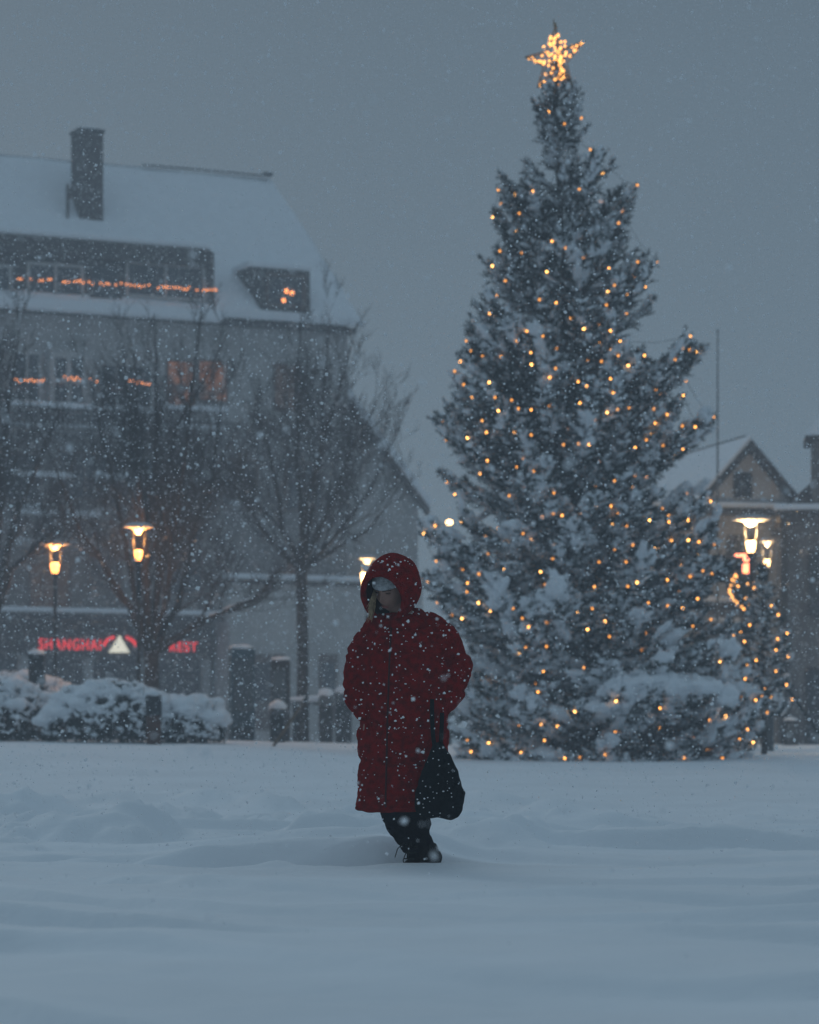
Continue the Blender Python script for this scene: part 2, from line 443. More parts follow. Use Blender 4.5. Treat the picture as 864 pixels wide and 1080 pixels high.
# pocket flaps where the hands go in
for a, b in (((386, 748), (394, 776)), ((464, 748), (456, 776))):
    pts = []
    for t in np.linspace(0, 1, 7):
        p = Q(a[0]+(b[0]-a[0])*t, a[1]+(b[1]-a[1])*t, -1)+OFF; h = cb.ray_cast(p, Vector((0, 1, 0)))[0]
        if h: pts.append(h)
    if len(pts) > 2:
        k = MB(); k.tube(pts, .010, 8); k.build('pocket', M['coat'], coat, True)

# hood
hd = MB(); vs = []; fs = []; nt_, nphi = 26, 56; th0 = R(53)
for i in range(nt_):
    th = th0+(math.pi-th0)*i/(nt_-1)
    for k in range(nphi):
        ph = 2*math.pi*k/nphi
        a = .146*math.sin(th)*math.cos(ph); b = .165*math.cos(th); c = .175*math.sin(th)*math.sin(ph)
        b += .035*math.exp(-((th-th0)/.5)**2)
        if c > 0: b += .02*(c/.17)*math.exp(-((th-th0)/.6)**2)
        d = 1+.03*mnoise.noise(Vector((a, b, c))*14)+.012*mnoise.noise(Vector((a, b, c))*40)
        vs.append(HC+(hr*a+hf*b+hu*c)*d)
for i in range(nt_-1):
    for k in range(nphi):
        k2 = (k+1) % nphi; fs.append((i*nphi+k, i*nphi+k2, (i+1)*nphi+k2, (i+1)*nphi+k))
hd.add(vs, fs); hood = hd.build('hood', M['coat'], coat, True)
hood.data.materials.append(M['hood_lining'])
so = hood.modifiers.new('s', 'SOLIDIFY'); so.thickness = .022; so.offset = -1; so.material_offset = 1
rim = MB(); rim.tube([v+(v-HC).normalized()*-.006 for v in vs[:nphi]]+[vs[0]+(vs[0]-HC).normalized()*-.006], .0155, 10, cap=False)
rim.build('hood_rim', M['coat'], hood, True)
# collar that the hood runs into
co_ = MB(); co_.loft(rings([(427, 648, 24, .09, .035), (426, 655, 28, .11, .02), (427, 660, 32, .125, .01), (427, 666, 34, .12, .01)]), 36)
cl = co_.build('collar', M['coat'], coat, True)
warp(cl, lambda c, n: c+n*(.012*mnoise.noise(c*11)))
# snow clinging to the cloth
sp = MB(); n_ok = 0; srnd = random.Random(5)
hbv = bvh_of(hood)
while n_ok < 300:
    px, py = srnd.uniform(360, 498), srnd.uniform(584, 852); p = Q(px, py, -1)+OFF
    hit = None
    for bv in (cb, hbv):
        h = bv.ray_cast(p, Vector((0, 1, 0)))
        if h[0] is not None and (hit is None or h[0].y < hit[0].y): hit = h
    if hit is None: continue
    up = max(0, hit[1].z)
    if (Vector((hit[0].x, hit[0].y, hit[0].z))-(HC+hf*.14)).length < .115: continue
    if n_ok > 230 and up < .55: continue
    n_ok += 1
    r_ = srnd.choice((.0016, .0022, .0026, .0032, .0045))*(1+.6*up)
    sp.ico(hit[0]+hit[1]*r_*.3, (r_*srnd.uniform(.8, 1.6), r_, r_*srnd.uniform(.7, 1.2)), 1, .5, 3, n_ok)
sk = sp.build('clinging_snow', M['flake'], coat); tag(sk, kind='stuff')

# trousers
tr = MB()
tr.tube(path([(438, 790, .02), (438, 850, -.05), (441, 884, .0), (441, 901, .0)]), [.10, .078, .064, .060], 18)
tr.tube(path([(417, 790, .0), (411, 846, -.13), (419, 868, -.02), (436, 892, .15)]), [.10, .078, .068, .060], 18)
tro = tr.build('trousers', M['trouser'], person)
bake(tro, ('REMESH', dict(mode='VOXEL', voxel_size=.009)), ('SMOOTH', dict(factor=.5, iterations=4)))
warp(tro, lambda c, n: c+n*(.012*mnoise.noise(Vector((c.x*9, c.y*9, c.z*20)))+.005*mnoise.noise(c*40)))
def boot(ank, toe, tilt, lab):
    b = MB(); up = Vector((0, 0, 1)); t = toe.normalized(); sd = t.cross(up).normalized()
    u2 = (up*math.cos(tilt)+t*math.sin(tilt)).normalized(); t2 = (t*math.cos(tilt)-up*math.sin(tilt)).normalized()
    b.tube([ank+u2*.09, ank+u2*.03, ank-u2*.03], [.058, .060, .056], 16)
    b.tube([ank-u2*.055-t2*.035, ank-u2*.050+t2*.03, ank-u2*.062+t2*.10, ank-u2*.070+t2*.15], [.050, .052, .044, .034], 16)
    o = b.build('boot', M['boot'], person)
    bake(o, ('REMESH', dict(mode='VOXEL', voxel_size=.007)), ('SMOOTH', dict(factor=.5, iterations=3)))
    warp(o, lambda c, n: c+n*(.004*mnoise.noise(c*30)))
    s = MB(); pts = []
    for k in range(28):
        a = 2*math.pi*k/28; w = .052-.008*math.cos(a)
        pts.append((math.cos(a)*.135+.045, math.sin(a)*w))
    for dz in (-.122, -.098):
        s.v += [tuple(ank+t2*p+sd*q+u2*dz) for p, q in pts]
    n = 28; s.f = [tuple(range(n-1, -1, -1)), tuple(range(n, 2*n))]+[(i, (i+1) % n, n+(i+1) % n, n+i) for i in range(n)]
    s.build('sole', M['sole'], o)
    l = MB()
    for q in (-1, 1):
        a = ank+u2*.05+t2*.062
        l.tube([a, a+t2*.05+sd*.02*q+u2*.02, a+t2*.085+sd*.035*q-u2*.008, a+t2*.10+sd*.04*q-u2*.05], [.004, .0035, .003, .0025], 6)
    for j in range(4):
        a = ank+u2*(.05-.03*j)+t2*(.062+.016*j*j*.5)
        l.tube([a-sd*.028, a+sd*.028], .0035, 6)
    l.build('laces', M['cable'], o, True)
    if lab: o['label'] = lab
boot(path([(442, 903, .0)])[0], Vector((-.55, -.83, 0)), 0, 'planted black boot with loose laces')
boot(path([(447, 895, .20)])[0], Vector((-.55, -.83, 0)), R(40), 'raised black boot behind the other')

# bag held on the far arm
bagp = Q(467, 855, -.24)
bag = thing('tote_bag', 'slouchy black tote bag hanging by straps beside the red coat', 'bag', bagp)
def brings(rows):
    out = []
    for cx, py, hw, hdp in rows:
        p = Q(cx, py, -.24)-bagp; out.append((p.x, p.y, p.z, hw*PX, hdp))
    return sorted(out, key=lambda r: r[2])
bb = MB(); bb.loft(brings([(462, 784, 6, .015), (462, 790, 9, .022), (463.5, 805, 15, .04), (464.5, 820, 21, .055), (465.5, 835, 26, .065), (464.5, 846, 26, .07), (463.5, 854, 24, .065), (463, 860, 19, .055), (463, 862, 14, .03)]), 40, 3.0)
bo2 = bb.build('pouch', M['bag'], bag)
bake(bo2, ('REMESH', dict(mode='VOXEL', voxel_size=.008)), ('SMOOTH', dict(factor=.5, iterations=2)))
warp(bo2, lambda c, n: c+n*(.016*mnoise.noise(Vector((c.x*12, c.y*12, c.z*5)))+.006*mnoise.noise(c*26)))
for s_ in (0, 1):
    pts = [[(455.5, 738, -.20), (455.5, 760, -.235), (456.5, 776, -.245), (458.5, 792, -.245)], [(466, 752, -.19), (465.5, 764, -.225), (465, 776, -.235), (464, 792, -.24)]][s_]
    st = MB()
    C_ = [Q(*p)-bagp for p in pts]
    for a, b in zip(C_[:-1], C_[1:]): pass
    vs = []
    for p in C_: vs += [p+Vector((-.011, 0, 0)), p+Vector((.011, -.003, 0)), p+Vector((.011, .004, 0)), p+Vector((-.011, .006, 0))]
    fs = []
    for i in range(len(C_)-1):
        for k in range(4): fs.append((i*4+k, i*4+(k+1) % 4, i*4+4+(k+1) % 4, i*4+4+k))
    fs += [(3, 2, 1, 0), tuple(len(C_)*4-4+k for k in range(4))]
    st.add(vs, fs); st.build('strap', M['bag'], bag)
bs = MB(); bbv = bvh_of(bo2); n_ok = 0
while n_ok < 36:
    p = Q(srnd.uniform(440, 492), srnd.uniform(786, 861), -1.5)-bagp; h = bbv.ray_cast(p, Vector((0, 1, 0)))
    if h[0] is None: continue
    n_ok += 1; r_ = srnd.choice((.002, .003, .003, .0045)); bs.ico(h[0]+h[1]*r_*.3, (r_*1.3, r_, r_), 1, .5, 3, n_ok)
tag(bs.build('clinging_snow', M['flake'], bag), kind='stuff')

# ------------------------------------------------------------------ spruces
def lumps(C, A, rads, sub, m, name, parent, amp=.35, seed=0):
    """many snow lumps in one mesh: centre C, axis A (unit), rads (along, across, up)"""
    V, F = ico(sub); n = len(C); r_ = np.random.default_rng(seed)
    up = np.array([0, 0, 1.0]); B = np.cross(up, A); B /= np.linalg.norm(B, axis=1, keepdims=True)+1e-9
    U = np.cross(A, B)
    jit = 1+amp*(r_.random((n, len(V)))-.5)
    ph = r_.random((n, 1, 3))*6.28
    low = 1+.40*np.sin(V[None]*3.1+ph).sum(2)/2
    k = jit*low if sub < 3 else low*(1+.22*np.sin(V[None]*8+ph*2).sum(2)/2+.12*np.sin(V[None]*17+ph*3).sum(2)/2)
    Vl = V[None]*k[..., None]
    W = C[:, None]+Vl[..., 0:1]*rads[:, None, 0:1]*A[:, None]+Vl[..., 1:2]*rads[:, None, 1:2]*B[:, None]+Vl[..., 2:3]*rads[:, None, 2:3]*U[:, None]
    FF = (F[None]+(np.arange(n)*len(V))[:, None, None]).reshape(-1, 3)
    return np_obj(name, W.reshape(-1, 3), FF, m, parent, True)

def spruce(name, label, d, table, trunk_px, nb, seed, rise_top=.95, rise_low=.10, snow=1.0, base_px=None, extra=(), low=.02, ndl=.05, grp=None):
    """table rows: (py, px left, px right) silhouette; trunk_px: (py, px) rows"""
    rr = np.random.default_rng(seed); s = d/FPX
    t = np.array(sorted(table, key=lambda r: -r[0]), float)
    tz = ZC+(HZ-t[:, 0])*s; tl = (t[:, 1]-CX)*s; trr = (t[:, 2]-CX)*s
    tp = np.array(sorted(trunk_px, key=lambda r: -r[0]), float); pz = ZC+(HZ-tp[:, 0])*s; px_ = (tp[:, 1]-CX)*s
    z0, z1 = pz[0], pz[-1]
    root = thing(name, label, 'tree', (float(px_[0]), d, float(z0)), group=grp)
    o = np.array([px_[0], d, z0])
    tx = lambda z: np.interp(z, pz, px_)
    tk = MB(); zz = np.linspace(z0-.2, z1, 14)
    tk.tube([(tx(z)-o[0], 0, z-o[2]) for z in zz], [max(.012, (.17*(z1-z)/(z1-z0)+.01)*(z1-z0)/12+.006) for z in zz], 10)
    trunk = tk.build('trunk', M['bark'], root, True)
    limb = MB()
    TW0, TW1, OUT, BI = [], [], [], []                  # twig start / end
    SC, SA, SR = [], [], []                             # snow lumps
    PC, PA, PR = [], [], []                             # large pads
    span = z1-z0
    boughs = []
    for i in range(nb):
        u = (i+rr.random())/nb
        zt = z0+low*span+u*span*(1.005-low)
        # more boughs low down where the crown is wide
        if rr.random() > .45+.55*(1-u): zt = z0+low*span+rr.random()*span*.6
        boughs.append((zt, rr.random()*2*math.pi, rr.uniform(.70, 1.06) if rr.random() < .72 else rr.uniform(.4, .75)))
    for e in extra: boughs.append(e)
    for zt, az, k in boughs:
        if (zt-z0)/span > .5 and k < 1.2: k = .80+.30*(k-.4)/.66
        rl = tx(zt)-np.interp(zt, tz, tl); rr_ = np.interp(zt, tz, trr)-tx(zt)
        ca, sa = math.cos(az), math.sin(az)
        Rm = ((rr_+rl)/2+(rr_-rl)/2*ca)*k
        if Rm < .05: Rm = .05
        h = (zt-z0)/span
        ri = Rm*(rise_low+(rise_top-rise_low)*h**1.1)
        zs_ = max(zt-ri, z0+.05)
        A0 = np.array([tx(zs_)-o[0], 0, zs_-o[2]]); E = np.array([tx(zt)-o[0]+ca*Rm, sa*Rm, zt-o[2]])
        ctl = A0*.30+E*.70; ctl[2] = A0[2]+(.12*h-.10*(1-h))*Rm+ri*.25
        L_ = np.linalg.norm(E-A0)
        n = max(4, int(L_/.16))
        ts = np.linspace(0, 1, n+1)[:, None]
        C = (1-ts)**2*A0+2*ts*(1-ts)*ctl+ts**2*E
        C[1:-1] += rr.normal(0, .015*L_, C[1:-1].shape)*.6
        limb.tube(C, list(np.linspace(.010+.012*L_, .004, n+1)), 5, cap=False)
        ntw = int(L_/.035)
        for j in range(ntw):
            q = .12+.88*(j+rr.random())/ntw
            i0 = min(int(q*n), n-1); f = q*n-i0; p = C[i0]*(1-f)+C[i0+1]*f
            T = C[i0+1]-C[i0]; T /= np.linalg.norm(T)+1e-9
            sd = np.cross(T, [0, 0, 1.0]); sd /= np.linalg.norm(sd)+1e-9
            sgn = 1 if j % 2 else -1
            dv = T*rr.uniform(.5, 1.1)+sd*sgn*rr.uniform(.3, 1.1)+np.array([0, 0, rr.uniform(-.35, .25)+.55*h*rr.random()])
            dv /= np.linalg.norm(dv)
            l = (.10+.30*(1-q)*min(1, L_/1.2)+.10*rr.random())*min(1.15, .5+L_*.45)
            e_ = p+dv*l
            TW0.append(p); TW1.append(e_); OUT.append(q); BI.append(h)
            # secondary twiglets
            for w in range(2 if l > .16 else 1):
                b = p+dv*l*rr.uniform(.25, .75); d2 = dv+sd*rr.normal(0, .7)+np.array([0, 0, rr.normal(-.05, .35)]); d2 /= np.linalg.norm(d2)
                TW0.append(b); TW1.append(b+d2*l*rr.uniform(.4, .65)); OUT.append(q*.98); BI.append(h)
            sn = snow*(.62-.12*h)
            if rr.random() < sn:
                m_ = (p+e_)/2+np.array([0, 0, .028]); SC.append(m_); SA.append(dv*np.array([1, 1, .8]))
                w_ = rr.uniform(.028, .068)*(1.3-.5*h); SR.append((l*rr.uniform(.3, .55), w_, w_*rr.uniform(.5, .8)))
        # pads of settled snow lying along the bough
        if h < .92:
            for q in np.arange(.30, 1.0, .13):
                if rr.random() < snow*(.98-.85*h)*(.4+.6*k):
                    i0 = min(int(q*n), n-1); p = C[i0]; T = C[i0+1]-C[i0]; T /= np.linalg.norm(T)+1e-9
                    w_ = (.055+.10*rr.random()**2)*(1.2-.55*h)*min(1.1, .35+L_*.45)
                    sdv = np.cross(T, [0, 0, 1.0])
                    for w in range(4):
                        wq = w_*rr.uniform(.45, .85)
                        PC.append(p+T*w_*rr.normal(0, 1.1)+sdv*w_*rr.normal(0, .7)+np.array([0, 0, w_*.40+rr.normal(0, .25)*w_])); PA.append(T+rr.normal(0, .3, 3)); PR.append((wq*rr.uniform(1.1, 2.2), wq*rr.uniform(.8, 1.2), wq*rr.uniform(.5, .75)))
    # leader shoots at the very top
    for j in range(60):
        z = z1-rr.random()**1.3*span*.10; az = rr.random()*6.28; l = .07+.5*(z1-z)*rr.random()*.35
        p = np.array([tx(z)-o[0], 0, z-o[2]]); TW0.append(p); TW1.append(p+np.array([math.cos(az)*l, math.sin(az)*l, l*.9])); OUT.append(1); BI.append(1)
    limb.build('limbs', M['bark'], root, True)
    A = np.array(TW0); B = np.array(TW1); D = B-A; Ln = np.linalg.norm(D, axis=1, keepdims=True); D = D/Ln
    N = len(A); K = 12
    X = np.cross(D, np.array([.13, .22, .97])); X /= np.linalg.norm(X, axis=1, keepdims=True); Y = np.cross(D, X)
    f = (np.arange(K)[None]+rr.random((N, K)))/K; ang = rr.random((N, K))*6.283
    rad = X[:, None]*np.cos(ang)[..., None]+Y[:, None]*np.sin(ang)[..., None]
    base = A[:, None]+D[:, None]*(f*Ln)[..., None]
    nl = ndl*(.6+.7*rr.random((N, K, 1)))
    tip = base+(D[:, None]*.65+rad*.8)*nl
    wd = np.cross(rad, D[:, None])*.0085*(ndl/.05)
    tri = np.stack([base-wd, base+wd, tip], 2).reshape(-1, 3)
    # twig cores: thin three-sided spindles
    c1 = A+X*.006; c2 = A-X*.003+Y*.005; c3 = A-X*.003-Y*.005
    core = np.stack([c1, c2, B, c2, c3, B, c3, c1, B], 1).reshape(-1, 3)
    V = np.concatenate([tri, core]); F = np.arange(len(V)).reshape(-1, 3)
    np_obj('foliage', V, F, M['needle'], root, False)
    nrm = lambda a: a/(np.linalg.norm(a, axis=1, keepdims=True)+1e-9)
    if SC: lumps(np.array(SC), nrm(np.array(SA)), np.array(SR), 1, M['snow'], 'fine_snow', root, .5, seed)
    if PC: lumps(np.array(PC), nrm(np.array(PA)), np.array(PR), 3, M['snow'], 'snow_pads', root, .3, seed+1)
    q_ = np.array(OUT)
    return root, (B[q_ > .72]+o, B[(q_ > .5) & (q_ < .72)]+o), o

TD = 45.0
SIL = [(72, 583, 592), (82, 579, 598), (100, 566, 617), (125, 562, 622), (148, 560, 622), (158, 552, 638), (170, 542, 668), (200, 530, 672), (235, 525, 676), (262, 518, 694), (300, 505, 693),
       (330, 498, 672), (350, 494, 664), (372, 489, 676), (400, 488, 700), (430, 474, 714), (455, 472, 712), (480, 474, 704), (500, 470, 722), (530, 462, 752), (560, 455, 760), (600, 452, 768), (640, 455, 778), (680, 462, 786),
       (720, 468, 800), (760, 476, 806), (790, 484, 790), (806, 494, 770), (826, 500, 760)]
sT = TD/FPX
zpx = lambda y: ZC+(HZ-y)*sT
EXTRA = []
def ex(py, az, k): EXTRA.append((zpx(py), az, k))
for a in (-.5, -.2, .1, .3): ex(368, a, 1.70+.2*(a == .1)); ex(374, a, 1.66); ex(380, a, 1.5)     # the long bough sticking out on the right
for a in (-.4, -.1, .2): ex(446, a, 1.32); ex(452, a, 1.22); ex(470, a-.1, 1.15)
for a in (-.9, -.6, -.3, -1.2): ex(735, a, 1.0); ex(745, a, .9); ex(728, a, .85)
for a in (2.9, 3.2, 3.5): ex(446, a, 1.06); ex(560, a, 1.05); ex(610, a, 1.03)
for a in np.linspace(0, 6.2, 24): ex(800, a, 1.0); ex(812, a+.1, 1.05)
tree, TIPS, TO = spruce('spruce_tree', 'tall snow-laden spruce wrapped in warm fairy lights behind the person', TD, SIL, [(832, 618), (600, 606), (300, 593), (60, 586)], 560, 21, extra=EXTRA)
# heavy snow cushion weighing on the low right bough
pad = MB()
for i in range(46):
    u = i/45; px, py = 628+u*142, 757-36*math.sin(u*2.3+.25)+random.uniform(-6, 5); dd = TD-1.7-random.random()*.7
    p = P(px, py, dd)-Vector(TO); r_ = .11+.10*math.sin(u*3.1)*random.uniform(.6, 1.2)
    pad.ico(p, (r_*1.4, r_*1.2, r_*.52), 3, .5, 3.5, i*1.7)
po = pad.build('snow_cushion', M['snow'], tree); bake(po, ('REMESH', dict(mode='VOXEL', voxel_size=.03)), ('SMOOTH', dict(factor=.5, iterations=2)))
warp(po, lambda c, n: c+n*(.10*mnoise.noise(c*4)+.06*mnoise.noise(c*9)+.03*mnoise.noise(c*20)))

small, TIPS2, TO2 = spruce('spruce_tree', 'small dark spruce standing right of the big lit tree, by the lamps', 48.0,
    [(604, 800, 808), (640, 788, 822), (680, 778, 832), (715, 768, 838), (745, 772, 832), (765, 785, 824)], [(795, 806), (700, 805), (598, 804)], 70, 33, .6, .15, .8, ndl=.05, low=.24)

# star on the top of the tree
sc_ = P(585, 66, TD-.05)
star = thing('star_topper', 'glowing five-pointed star of clustered bulbs on the treetop', 'star', sc_)
tips5 = [(586, 27), (617, 43), (604, 91), (567, 93), (554, 60)]
tv = [P(x, y, TD-.05)-sc_ for x, y in tips5]; cen = P(585, 64, TD-.05)-sc_
inner = [cen+((tv[i]-cen).normalized()+(tv[(i+1) % 5]-cen).normalized()).normalized()*.19 for i in range(5)]
sf = MB()
for i in range(5):
    for q in (inner[i], inner[i-1]):
        sf.tube([tv[i], q], .010, 5)
        for sy in (-.13, .13): sf.tube([tv[i], cen+(q-cen)*.6+Vector((0, sy, 0))], .007, 5)
sf.tube([cen-Vector((0, 0, .6)), cen], .018, 6); sf.tube([tv[0]-Vector((0, 0, .02)), tv[0]+Vector((-.03, 0, .10))], [.03, .006], 6)
sf.build('frame', M['brass'], star)
Vb, Fb = ico(2)
def bulb_mesh(m, r_, nm):
    me = bpy.data.meshes.new(nm); me.from_pydata([tuple(v*r_*np.array([1, 1, 1.25])) for v in Vb], [], [tuple(f) for f in Fb]); me.materials.append(m)
    me.polygons.foreach_set('use_smooth', [True]*len(me.polygons)); return me
BM_S = bulb_mesh(M['bulb_star'], .019, 'star_bulb')
BM_T = bulb_mesh(M['bulb'], .0165, 'fairy_bulb'); BM_D = bulb_mesh(M['bulb_dim'], .0165, 'dim_bulb'); BM_H = bulb_mesh(M['bulb_hot'], .0165, 'hot_bulb')
BM_C = bulb_mesh(M['chain_bulb'], .024, 'chain_bulb')
def put(me, name, p, parent):
    o = bpy.data.objects.new(name, me); COL.objects.link(o); o.parent = parent; o.location = p; o.rotation_euler = (random.uniform(-.6, .6), random.uniform(-.6, .6), 0); return o
for i in range(100):
    if i < 62:
        a = random.random()*6.28; rr_ = .30*random.random()**.7; p = cen+Vector((math.cos(a)*rr_*.75, random.uniform(-.12, .12), math.sin(a)*rr_*1.25+.02))
    else:
        k = random.choice((0, 0, 1, 1, 2, 3, 4)); u = random.random(); w = .12*(1-u)
        p = cen+(tv[k]-cen)*(.25+.72*u)+Vector((random.uniform(-w, w), random.uniform(-w, w), random.uniform(-w, w)))
    put(BM_S, 'bulb', p, star)

# fairy lights: five strings winding over the crown
fa_, fb_ = [t_[t_[:, 1] < TD+.25] for t_ in TIPS]
front = np.concatenate([fa_[rng.permutation(len(fa_))[:4000]], fb_[rng.permutation(len(fb_))[:3200]]])
order = rng.permutation(len(front)); chosen = []
for i in order:
    p = front[i]
    if p[2] > zpx(86) or p[2] < zpx(806): continue
    if all((p[0]-c[0])**2+(p[2]-c[2])**2 > (.08+.17*rng.random())**2 for c in chosen):
        chosen.append(p)
    if len(chosen) >= 420: break
chosen = np.array(chosen)
chosen += np.array([0, -.02, -.02])
bands = np.quantile(chosen[:, 2], [0, .2, .4, .6, .8, 1.0]); bands[0] -= .01
names = ['string of warm bulbs on the lowest snow-laden boughs of the big spruce', 'string of warm bulbs round the big spruce at the height of the hood',
         'string of warm bulbs around the middle of the big spruce', 'string of warm bulbs on the upper boughs of the big spruce', 'topmost string of warm bulbs just below the star']
for b in range(5):
    sel = chosen[(chosen[:, 2] > bands[b]) & (chosen[:, 2] <= bands[b+1])]
    c = Vector(sel.mean(0)); root = thing('fairy_lights', names[b], 'string lights', c, group='strings of fairy lights on the big spruce')
    rows = np.round((sel[:, 2]-sel[:, 2].min())/.45).astype(int)
    pts = []
    for r_ in range(rows.max()+1):
        q = sel[rows == r_]; q = q[np.argsort(q[:, 0])]
        pts += list(q if r_ % 2 == 0 else q[::-1])
    cb_ = MB(); pth = []
    for u, v in zip(pts[:-1], pts[1:]):
        u, v = Vector(u), Vector(v); pth += [u-c, (u+v)/2-c+Vector((0, .10, -.05))]
    cb_.tube(pth+[Vector(pts[-1])-c], .004, 4); cb_.build('cable', M['cable'], root)
    for p in pts[:100]: put(random.choice((BM_T, BM_T, BM_D, BM_D, BM_D, BM_H)), 'bulb', Vector(p)-c, root)
f2 = TIPS2[0][TIPS2[0][:, 1] < 48.1]; ch2 = []
for i in rng.permutation(len(f2)):
    if all((f2[i][0]-c[0])**2+(f2[i][2]-c[2])**2 > .15**2 for c in ch2) and f2[i][2] < ZC+(HZ-640)*48/FPX: ch2.append(f2[i])
    if len(ch2) >= 22: break
c = Vector(np.mean(ch2, 0)); root = thing('fairy_lights', 'short string of warm bulbs on the small spruce by the lamps', 'string lights', c)
ch2 = sorted(ch2, key=lambda p: p[2]); cb_ = MB(); cb_.tube([Vector(p)-c+Vector((0, .02, 0)) for p in ch2], .004, 4); cb_.build('cable', M['cable'], root)
for p in ch2: put(BM_T, 'bulb', Vector(p)-c+Vector((0, -.03, 0)), root)

# ------------------------------------------------------------------ bare trees
def bare_tree(label, d, base, stems, seed, twigs=1.0, thick=.10):
    rr = random.Random(seed); bp = P(base[0], base[1], d); bz = zg(bp.x, d)-.05
    root = thing('bare_tree', label, 'tree', (bp.x, d, bz), group='leafless trees on the square')
    O = Vector((bp.x, d, bz)); trunk = MB(); crown = MB(); sn = MB()
    fork = P(stems['fork'][0], stems['fork'][1], d)-O
    trunk.tube([(0, 0, -.1), (fork*.5)+Vector((.02, 0, 0)), fork], [thick*1.25, thick*1.02, thick], 10)
    def rec(p, dirv, l, r_, lev):
        pts = [p]; rads = [r_]; n = 5 if lev < 3 else 4; dv = dirv.copy()
        for i in range(n):
            dv = (dv+Vector((rr.gauss(0, .12), rr.gauss(0, .12), rr.gauss(.05, .08)))).normalized()
            pts.append(pts[-1]+dv*l/n); rads.append(max(.0038, r_*(1-.75*(i+1)/n)))
        crown.tube(pts, rads, 5 if lev < 2 else 3, cap=False)
        if lev >= 4 or l < .22: return
        kids = int((4 if lev < 2 else 3)*twigs+rr.random())
        for k in range(kids+1):
            u = rr.uniform(.3, 1) if k else 1; i = min(int(u*n), n-1); q = pts[i]+(pts[i+1]-pts[i])*(u*n-i) if i < n else pts[-1]
            a = dv.orthogonal().normalized(); a.rotate(Matrix.Rotation(rr.random()*6.28, 3, dv))
            nd = (dv*rr.uniform(.8, 1.2)+a*rr.uniform(.35, .75)+Vector((0, 0, .22))).normalized()
            rec(q, nd, l*rr.uniform(.5, .75), max(.005, rads[i]*.62), lev+1)
    for st in stems['limbs']:
        pts = [fork]+[P(x, y, d+dy)-O for x, y, dy in st]
        # resample smoothly
        fine = []
        for a, b in zip(pts[:-1], pts[1:]):
            for k in range(3): fine.append(a.lerp(b, k/3)+Vector((rr.gauss(0, .03), rr.gauss(0, .03), 0)))
        fine.append(pts[-1]); n = len(fine)-1
        r0 = thick*.62; rad = [max(.007, r0*(1-i/n)**.8) for i in range(n+1)]
        trunk.tube(fine, rad, 7, cap=False)
        tot = sum((b-a).length for a, b in zip(fine[:-1], fine[1:]))
        nb = int(tot*2.5*twigs)
        for j in range(nb):
            u = rr.uniform(.22, 1.0); i = min(int(u*n), n-1); q = fine[i].lerp(fine[i+1], u*n-i)
            dv = (fine[i+1]-fine[i]).normalized(); a = dv.orthogonal().normalized(); a.rotate(Matrix.Rotation(rr.random()*6.28, 3, dv))
            nd = (dv+a*rr.uniform(.4, .9)+Vector((0, 0, .3))).normalized()
            rec(q, nd, (.45+1.1*(1-u))*rr.uniform(.6, 1.1), max(.006, rad[i]*.45), 1 if u < .6 else 2)
        for i in range(0, n, 1):                        # snow lodged on the upper side of the limbs
            if rr.random() < .3 and i > 1:
                a, b = fine[i], fine[i+1]; w = rad[i]*.6+.006
                sn.tube([a+Vector((0, 0, rad[i]*.6)), a.lerp(b, .5)+Vector((0, 0, rad[i]*.75)), b+Vector((0, 0, rad[i+1]*.6))], [w*.5, w, w*.5], 5)
    trunk.build('trunk', M['bark'], root, True); crown.build('crown', M['twig'], root, True)
    if sn.v: sn.build('branch_snow', M['snow'], root, True)
    return root
bare_tree('leafless tree forking low behind the big snowy hedge, beside the red sign', 53.0, (158, 770), dict(fork=(160, 690), limbs=[
    [(166, 600, .2), (164, 470, .4), (163, 330, .5)], [(178, 620, -.3), (196, 470, -.6), (214, 312, -.8)], [(140, 630, .3), (118, 500, .6), (86, 372, .8)],
    [(186, 640, .4), (222, 510, .9), (238, 380, 1.2)], [(135, 640, -.5), (85, 560, -1.0), (40, 450, -1.2)], [(150, 600, -.2), (146, 470, -.5), (140, 345, -.8)],
    [(172, 560, 1.0), (185, 450, 1.5), (240, 352, 1.8)], [(150, 560, -1.0), (138, 440, -1.4), (130, 370, -1.7)], [(215, 655, .8), (270, 630, 1.2), (320, 570, 1.6)]]), 4, 1.0, .135)
bare_tree('leafless tree with straight grey trunk in front of the pale wall', 60.0, (319, 760), dict(fork=(318, 600), limbs=[
    [(316, 520, 0), (312, 420, .3), (318, 330, .4)], [(330, 530, .3), (342, 430, .5), (346, 305, .6)], [(335, 560, -.4), (375, 470, -.8), (412, 395, -1.0)],
    [(300, 560, .4), (282, 470, .8), (262, 395, 1.0)], [(340, 580, .6), (390, 520, 1.1), (442, 405, 1.4)], [(298, 585, -.5), (265, 540, -1.0), (232, 480, -1.3)],
    [(325, 520, -.9), (352, 430, -1.2), (372, 352, -1.5)], [(335, 590, -.2), (385, 560, -.4), (425, 520, -.6)]]), 9, 1.0, .115)
bare_tree('leafless tree at the edge of the picture beside the dark balconies', 57.0, (-12, 775), dict(fork=(-8, 650), limbs=[
    [(0, 520, 0), (10, 420, .3), (22, 325, .5)], [(-22, 520, .4), (-30, 400, .6), (-26, 320, .8)], [(12, 560, -.5), (42, 480, -.8), (70, 410, -1.0)],
    [(-30, 560, -.3), (-60, 470, -.5), (-80, 390, -.7)], [(15, 600, .4), (55, 560, .7), (88, 510, 1.0)], [(-5, 500, 1), (-8, 420, 1.4), (2, 345, 1.6)]]), 13, 1.0, .14)

